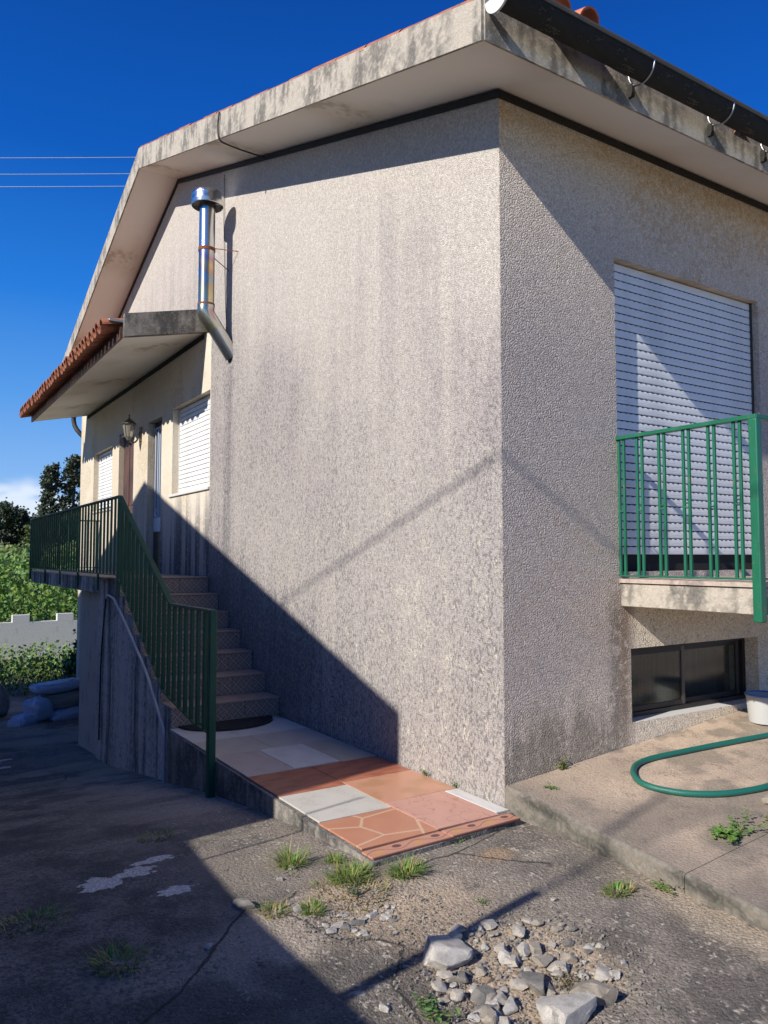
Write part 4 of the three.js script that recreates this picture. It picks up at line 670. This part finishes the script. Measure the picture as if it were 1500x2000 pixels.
// ------------------------------------------------------------------ plants
const leafMat = new THREE.MeshPhysicalMaterial({ vertexColors: true, roughness: 0.65, side: THREE.DoubleSide, transmission: 0.35, thickness: 0 });
class Foliage {
  constructor() { this.p = []; this.c = []; }
  tri(a, b, c, col) { this.p.push(...a.toArray(), ...b.toArray(), ...c.toArray()); for (let i = 0; i < 3; i++) this.c.push(...col); }
  blade(base, dir, L, w, bend, col) {                              // grass blade of three segments
    const side = V(-dir.z, 0, dir.x).normalize().multiplyScalar(w / 2); let pa = base.clone(), d = dir.clone();
    for (let k = 0; k < 3; k++) { const nb = pa.clone().addScaledVector(d, L / 3), s0 = side.clone().multiplyScalar(1 - k / 3), s1 = side.clone().multiplyScalar(1 - (k + 1) / 3); this.tri(pa.clone().sub(s0), pa.clone().add(s0), nb.clone().add(s1), col); if (k < 2) this.tri(pa.clone().sub(s0), nb.clone().add(s1), nb.clone().sub(s1), col); pa = nb; d = d.clone().add(V(dir.x * bend, -bend, dir.z * bend)).normalize(); }
  }
  leaf(c, n, s, col, asp = 0.55) { const t = V(rnd() - 0.5, rnd() - 0.5, rnd() - 0.5).cross(n).normalize(), b = t.clone().cross(n).normalize(); const a0 = c.clone().addScaledVector(t, -s / 2), a1 = c.clone().addScaledVector(t, s / 2), l = c.clone().addScaledVector(b, s * asp / 2).addScaledVector(n, s * 0.08), r = c.clone().addScaledVector(b, -s * asp / 2).addScaledVector(n, s * 0.08); this.tri(a0, l, a1, col); this.tri(a0, a1, r, col); }
  geo() { const g = new THREE.BufferGeometry(); g.setAttribute('position', new THREE.Float32BufferAttribute(this.p, 3)); g.setAttribute('color', new THREE.Float32BufferAttribute(this.c, 3)); g.computeVertexNormals(); return g; }
}
const vary = (c, k = 0.25) => { const f = 1 + rr(-k, k); return [c[0] * f * (1 + rr(-0.15, 0.15)), c[1] * f, c[2] * f]; };
const GREEN = [0.15, 0.28, 0.035], YELLOW = [0.31, 0.33, 0.07], STRAW = [0.36, 0.28, 0.13];
function tuft(name, label, x, z, r, h, n, o = {}) {
  const f = new Foliage(), yf = o.y ?? ground; n = Math.round(n * 1.7);
  for (let i = 0; i < n; i++) { const a = rr(0, 6.283), q = Math.sqrt(rnd()) * r, bx = x + Math.cos(a) * q, bz = z + Math.sin(a) * q * (o.flat ?? 1), lean = rr(0.2, 1.3), a2 = a + rr(-0.9, 0.9); f.blade(V(bx, yf(bx, bz) - 0.004, bz), V(Math.cos(a2) * lean, 1, Math.sin(a2) * lean).normalize(), h * rr(0.35, 1), rr(0.005, 0.011), rr(0.15, 0.6), vary(rnd() < (o.dry ?? 0.18) ? STRAW : rnd() < 0.3 ? YELLOW : GREEN)); }
  return thing(name, label, 'weed', new THREE.Mesh(f.geo(), leafMat), 'grass and weeds in the cracks');
}
function leafy(name, label, x, z, r, h, n, s, o = {}) {
  const f = new Foliage(), yf = o.y ?? ground;
  for (let k = 0; k < (o.stems ?? 9); k++) { const a = rr(0, 6.283), L = r * rr(0.5, 1.1), e = V(x + Math.cos(a) * L * (o.sx ?? 1), 0, z + Math.sin(a) * L * (o.sz ?? 1)); const hh = h * rr(0.4, 1); const m = Math.ceil(n / (o.stems ?? 9)); for (let i = 0; i < m; i++) { const t = (i + 0.5) / m, px = mix(x, e.x, t) + rr(-s, s) * 0.6, pz = mix(z, e.z, t) + rr(-s, s) * 0.6; f.leaf(V(px, yf(px, pz) + 0.006 + hh * t * rr(0.3, 1), pz), V(rr(-0.6, 0.6), 1, rr(-0.6, 0.6)).normalize(), s * rr(0.6, 1.2), vary(rnd() < (o.dry ?? 0.08) ? STRAW : o.col ?? [0.12, 0.25, 0.03])); } }
  return thing(name, label, 'weed', new THREE.Mesh(f.geo(), leafMat), 'grass and weeds in the cracks');
}
seed = 4242;
tuft('grass_tuft', 'upright grass tuft left of the tiled path with a white pebble', -1.39, -0.01, 0.055, 0.16, 110);
tuft('grass_tuft', 'small grass tuft at the side of the tiled path', -1.20, 0.08, 0.035, 0.09, 60);
tuft('grass_tuft', 'broad green grass patch off the near corner of the tiled path', -1.24, 0.31, 0.09, 0.11, 260, { flat: 0.8 });
leafy('weed', 'feathery grey green weed on the bare earth patch', -1.30, 0.47, 0.07, 0.06, 160, 0.016, { col: [0.07, 0.13, 0.045] });
tuft('grass_tuft', 'coarse grass tuft right of the near corner of the tiled path', -0.99, 0.41, 0.075, 0.13, 130, { flat: 0.6 });
tuft('grass_tuft', 'sparse dry grass over the bare earth patch', -1.30, 0.42, 0.18, 0.06, 150, { dry: 0.75 });
tuft('grass_tuft', 'low dry grass tuft at the cracked corner by the shadow edge', -1.68, 0.43, 0.06, 0.06, 90, { dry: 0.5 });
tuft('grass_tuft', 'low green grass tuft right of the white stone at the cracked corner', -1.54, 0.50, 0.05, 0.06, 110);
leafy('weed', 'low clover like weed at the end of the border tiles', -0.25, 0.17, 0.09, 0.02, 90, 0.022, { sz: 0.35 });
leafy('weed', 'thin line of weeds in the crack before the border tiles', -0.50, 0.22, 0.12, 0.015, 50, 0.016, { sz: 0.3 });
tuft('grass_tuft', 'straggly weed patch at the foot of the terrace kerb', -0.25, 1.05, 0.09, 0.06, 130, { dry: 0.4, flat: 0.5 });
leafy('weed', 'dry weed clump under the joint in the terrace kerb', -0.07, 1.15, 0.10, 0.05, 110, 0.02, { dry: 0.45, sx: 0.7 });
leafy('weed', 'leafy weed at the bottom of the rubble patch', -1.52, 1.34, 0.10, 0.06, 150, 0.026, { col: [0.09, 0.19, 0.035] });
leafy('weed', 'tiny weed beside the post shadow', -0.86, 0.82, 0.05, 0.015, 45, 0.013, {});
leafy('moss_clump', 'brown moss clump behind the lower pale lump', -0.97, 1.44, 0.09, 0.03, 150, 0.014, { col: [0.10, 0.085, 0.03], dry: 0.3 });
tuft('grass_tuft', 'grass tuft in the shade near the lower left corner', -2.34, 0.48, 0.10, 0.08, 110, { dry: 0.3 });
tuft('grass_tuft', 'grass strip in the shade at the left picture edge', -2.55, -0.08, 0.14, 0.07, 120, { dry: 0.3 });
tuft('grass_tuft', 'sparse grass in the shade below the railing post', -1.75, -1.0, 0.12, 0.06, 70, { dry: 0.3 });
leafy('weed', 'spreading leafy weed on the terrace beside the hose', 0.52, 1.15, 0.22, 0.09, 330, 0.032, { y: terrY, sx: 0.9, sz: 0.6, col: [0.14, 0.28, 0.035] });
leafy('weed', 'low spreading weed at the right edge of the terrace', 0.80, 1.22, 0.17, 0.035, 170, 0.026, { y: terrY, dry: 0.2 });
leafy('weed', 'yellow green weed growing at the foot of the side wall', 0.45, 0.03, 0.05, 0.09, 70, 0.026, { y: terrY, col: [0.16, 0.22, 0.03], dry: 0.25, sz: 0.5 });
leafy('weed', 'flat weed on the terrace corner near the house', 0.19, 0.18, 0.06, 0.02, 60, 0.018, { y: terrY });
leafy('weed', 'small weed at the wall foot beside the peach tile', -0.02, -0.78, 0.05, 0.05, 40, 0.02, { y: () => 0.0, sx: 0.2, dry: 0.3 });
leafy('weed', 'small weed at the wall foot beside the white tile strip', -0.02, -0.46, 0.05, 0.06, 36, 0.018, { y: () => 0.0, sx: 0.2 });
leafy('weed', 'small weed in the corner of the wall and the lowest step', -0.03, -3.04, 0.05, 0.06, 40, 0.02, { y: () => 0.0, sx: 0.4, dry: 0.4 });

const paleWall = new THREE.MeshStandardMaterial({ map: dirtyConcrete([0.66, 0.65, 0.62], [0.40, 0.39, 0.37], 0.0, 0.05), roughness: 0.95 });
// ------------------------------------------------------------------ beyond the house: garden wall, vines, trees
{
  const g = thing('garden_wall', 'low grey rendered garden wall beyond the sacks', 'wall');
  part(g, 'wall_body', box(-14, 9, -1.6, -0.26, -19.2, -19.0), paleWall);
  for (const [x, l] of [[-0.08, 'concrete block on the garden wall nearer the picture edge'], [1.03, 'concrete block on the garden wall nearer the pier']]) { const m = new THREE.Mesh(rbox(0.42, 0.19, 0.19, 0.006), paleWall); m.position.set(x, -0.163, -19.1); thing('concrete_block', l, 'block', m, 'loose blocks on the garden wall'); }
}
function mass(f, n, spot, s, cols, k = 0.3) { for (let i = 0; i < n; i++) { const [x, y, z] = spot(); f.leaf(V(x, y, z), V(rr(-1, 1), rr(-0.2, 1.2), rr(-1, 1)).normalize(), s * rr(0.6, 1.3), vary(cols[Math.floor(rnd() * cols.length)], k), 0.7); } }
seed = 9090;
{
  const f = new Foliage(), top = (x, z) => 0.75 + 0.9 * fbm(x * 0.5 + 3, z * 0.5, 3);
  mass(f, 26000, () => { const x = rr(-7, 9), z = rr(-31, -19.7), t = top(x, z); const lay = Math.floor(rnd() * 3) / 3; return [x, mix(-1.1, t, Math.min(1, lay + rr(0, 0.42))), z]; }, 0.16, [[0.15, 0.29, 0.03], [0.11, 0.24, 0.03], [0.22, 0.34, 0.04], [0.07, 0.15, 0.022]]);
  const o = thing('vine_rows', 'mass of bright green vines behind the garden wall', 'vines', new THREE.Mesh(f.geo(), leafMat)); o.userData.kind = 'stuff';
}
{
  const f = new Foliage();
  for (let i = 0; i < 5200; i++) { const x = rr(-6, 4.5), z = rr(-18.8, -12.2), h = rr(0.12, 0.5); const a = rr(0, 6.28); f.blade(V(x, fieldY(x, z) < -1 && z < -15 ? fieldY(x, z) : ground(x, z) - 0.02, z), V(Math.cos(a) * 0.5, 1, Math.sin(a) * 0.5).normalize(), h, 0.025, rr(0.1, 0.4), vary(rnd() < 0.25 ? [0.25, 0.26, 0.07] : rnd() < 0.5 ? YELLOW : [0.12, 0.22, 0.03])); }
  mass(f, 9000, () => { const x = rr(-6, 4.0), z = rr(-17, -12.3); return [x, -1.15 + rr(0, 0.62) * (0.4 + 0.9 * fbm(x * 1.3, z * 1.3, 3)), z]; }, 0.09, [[0.13, 0.26, 0.03], [0.20, 0.33, 0.04], [0.08, 0.17, 0.025]]);
  const o = thing('wild_grass', 'tall grass and ground cover before the garden wall', 'grass', new THREE.Mesh(f.geo(), leafMat)); o.userData.kind = 'stuff';
}
{
  const f = new Foliage();
  mass(f, 12000, () => { const z = -rr(31, 92), x = rr(-8, 26) * (0.4 - z / 120); return [x, fieldY(x, z) + rr(0.1, 1.5) * (0.5 + 0.8 * fbm(x * 0.4, z * 0.3, 3)), z]; }, 0.42, [[0.15, 0.26, 0.03], [0.20, 0.30, 0.04], [0.10, 0.20, 0.03]]);
  const o = thing('far_vines', 'distant green vines on the slope below the trees', 'vines', new THREE.Mesh(f.geo(), leafMat)); o.userData.kind = 'stuff';
}
function bushy(name, label, cat, clumps, n, s, cols, stem) {
  const g = thing(name, label, cat), f = new Foliage();
  mass(f, n, () => { const [x, y, z, r] = clumps[Math.floor(rnd() * clumps.length)]; const d = V(rr(-1, 1), rr(-1, 1), rr(-1, 1)).normalize().multiplyScalar(r * Math.pow(rnd(), 0.55) * (rnd() < 0.25 ? 1.7 : 1.15)); return [x + d.x, y + d.y * 0.85, z + d.z]; }, s, cols);
  part(g, stem.length > 1 ? 'crown' : 'foliage', f.geo(), leafMat); const bark = mat([0.10, 0.075, 0.05], 0.95);
  const [b, ...tips] = stem; part(g, 'trunk', new THREE.CylinderGeometry(b[3] * 0.55, b[3], b[4], 9).translate(b[0], b[1] + b[4] / 2, b[2]), bark);
  for (const t of tips) part(g, 'limb', bar(V(b[0], b[1] + b[4] * 0.8, b[2]), V(...t), b[3] * 0.5), bark);
  return g;
}
bushy('garden_bush', 'dark leafy bush beside the landing pier', 'bush', [[0.55, -0.75, -13.6, 0.34], [0.75, -0.3, -13.7, 0.36], [0.5, -0.35, -13.5, 0.26], [0.9, -0.85, -13.6, 0.4], [0.8, 0.0, -13.8, 0.22], [0.25, -0.85, -13.5, 0.3]], 2600, 0.10, [[0.025, 0.055, 0.018], [0.018, 0.04, 0.014], [0.04, 0.08, 0.02]], [[0.65, -1.3, -13.6, 0.03, 0.9]]);
const treeSpots = [['dark_tree', 'broad dark tree beyond the field at the left picture edge', 10.0, -110, 6.2, 2.7], ['dark_tree', 'dark tree in the middle of the far left trees', 12.0, -111, 5.4, 2.2], ['pale_tree', 'pale green shrubby tree just left of the landing railing', 13.6, -108, 3.6, 1.7], ['dark_tree', 'low dark tree seen through the first landing bars', 15.6, -109, 4.4, 2.4], ['dark_tree', 'low dark tree seen through the middle landing bars', 18.3, -109, 4.6, 2.6], ['dark_tree', 'low dark tree seen next to the far wall edge', 21.4, -110, 4.8, 2.6], ['dark_tree', 'large dark tree just outside the left picture edge', 5.5, -110, 6.0, 3.0]];
for (const [nm, l, x, z, h, r] of treeSpots) {
  const y0 = fieldY(x, z), cl = []; for (let k = 0; k < 22; k++) cl.push([x + rr(-1, 1) * r * 0.8, y0 + h * rr(0.08, 0.86), z + rr(-1, 1) * r * 0.7, r * rr(0.25, 0.46)]); cl.push([x, y0 + h * 0.88, z, r * 0.3]);
  bushy(nm, l, 'tree', cl, 4200, 0.40, nm === 'dark_tree' ? [[0.030, 0.062, 0.018], [0.045, 0.085, 0.022], [0.02, 0.045, 0.016]] : [[0.10, 0.15, 0.03], [0.07, 0.12, 0.025]], [[x, y0 - 0.1, z, 0.22, h * 0.5], [x - r * 0.5, y0 + h * 0.6, z], [x + r * 0.4, y0 + h * 0.7, z]]);
}
for (const [l, x, z, h, r] of [['tall feathery eucalyptus tree rising left of the house', 16.2, -114, 12.0, 2.0], ['tall dense eucalyptus tree touching the house wall edge', 19.2, -114, 13.4, 2.3]]) {
  const y0 = fieldY(x, z), cl = []; for (let k = 0; k < 34; k++) { const t = k / 33; cl.push([x + rr(-1, 1) * r * (1.05 - 0.7 * t), y0 + h * mix(0.2, 0.96, t), z + rr(-1, 1) * r * 0.6, r * rr(0.22, 0.42)]); }
  bushy('eucalyptus', l, 'tree', cl, 4800, 0.42, [[0.05, 0.075, 0.028], [0.075, 0.095, 0.035], [0.035, 0.055, 0.022]], [[x, y0 - 0.1, z, 0.28, h * 0.85], [x - r * 0.5, y0 + h * 0.9, z], [x + r * 0.6, y0 + h * 0.8, z]]);
}
// earth strip of a ploughed plot on the far slope
{ const xs = range([2, 26, 1]), zs = range([-107, -96, 1]); structure('ploughed_plot', new THREE.Mesh(gridSheet(xs, zs, (x, z) => fieldY(x, z) + 0.25, (x, z) => [x / 3, z / 3]), new THREE.MeshStandardMaterial({ map: tex(256, 256, (u, v) => { const a = fbmP(u * 6, v * 12, 6, 4); return mix3([0.30, 0.17, 0.095], [0.20, 0.135, 0.065], a); }), roughness: 1 }))); }

// ------------------------------------------------------------------ overhead wires behind the house
for (const [l, y] of [['highest of the three thin overhead wires left of the roof', 11.52], ['middle of the three thin overhead wires left of the roof', 11.10], ['lowest of the three thin overhead wires left of the roof', 10.78]])
  thing('overhead_wire', l, 'wire', new THREE.Mesh(tube([V(-14.6, y + 0.05, -26.2), V(-1, y - 0.10, -17.3), V(10.8, y, -9.6)].map(p => p), 0.0075, 40, 5), mat([0.42, 0.44, 0.46], 0.5)), 'overhead wires');

// ------------------------------------------------------------------ what stands behind and left of the viewer and throws the shade
{
  const n = thing('neighbour_house', 'neighbouring gabled house left of the driveway, outside the picture', 'house');
  const X = -6.0, cz = 0.086, yE = 4.236, aZ = -6.565, aY = 6.443, fz = -12.6, fY = aY - 0.416 * (aZ - fz);
  part(n, 'wall', onGable([[-cz, -1.4], [-fz, -1.4], [-fz, fY - 0.12], [-aZ, aY - 0.12], [-cz, yE - 0.12]], X - 8, 8), mat([0.55, 0.52, 0.46], 0.9));
  part(n, 'roof', onGable([[-cz - 0.0, yE - 0.115], [-aZ, aY - 0.115], [-fz, fY - 0.115], [-fz, fY], [-aZ, aY], [-cz, yE]], X - 8.1, 8.1), clay);
  const w = thing('boundary_wall', 'block boundary wall left of the viewer, outside the picture', 'wall');
  part(w, 'wall_body', box(-4.4, -4.2, -0.9, 1.50, -1.6, 12), plainGrey); part(w, 'coping', box(-4.42, -4.195, 1.502, 1.53, -1.6, 12), concreteLight);
  thing('fence_post', 'round iron post standing on the boundary wall, outside the picture', 'post', new THREE.Mesh(cyl(0.030, 0.032, 0.78, 12).translate(-4.25, 1.53 + 0.39, 1.60), mat([0.10, 0.10, 0.10], 0.6)));
  thing('fence_post', 'thin iron rod standing on the boundary wall, outside the picture', 'post', new THREE.Mesh(cyl(0.009, 0.010, 0.82, 8).translate(-4.25, 1.53 + 0.41, 0.12), mat([0.10, 0.10, 0.10], 0.6)));
  thing('antenna_pole', 'thin tall antenna pole behind the boundary wall, outside the picture', 'pole', new THREE.Mesh(cyl(0.013, 0.018, 6.1, 12).translate(-8, 2.65, 2.35), zinc));
  thing('roof_mast', 'steel cable mast on the neighbouring roof, outside the picture', 'mast', new THREE.Mesh(cyl(0.03, 0.03, 2.2, 10).translate(-8.5, 5.4, -1.75), zinc));
  thing('utility_pole', 'concrete utility pole behind the viewer', 'pole', new THREE.Mesh(cyl(0.11, 0.16, 8.2, 14).translate(3.5, 3.8, 18.1), plainGrey));
  thing('service_cable', 'bundled overhead service cable from the pole to the neighbouring roof', 'cable', new THREE.Mesh(tube([V(-8.5, 6.4, -1.75), V(-2.5, 6.33, 8.1), V(3.5, 6.45, 18.0)], 0.0105, 40, 8), blackCable));
}

scene.traverse(o => { if (o.isMesh) { o.castShadow = true; o.receiveShadow = true; } });
renderer.render(scene, camera);
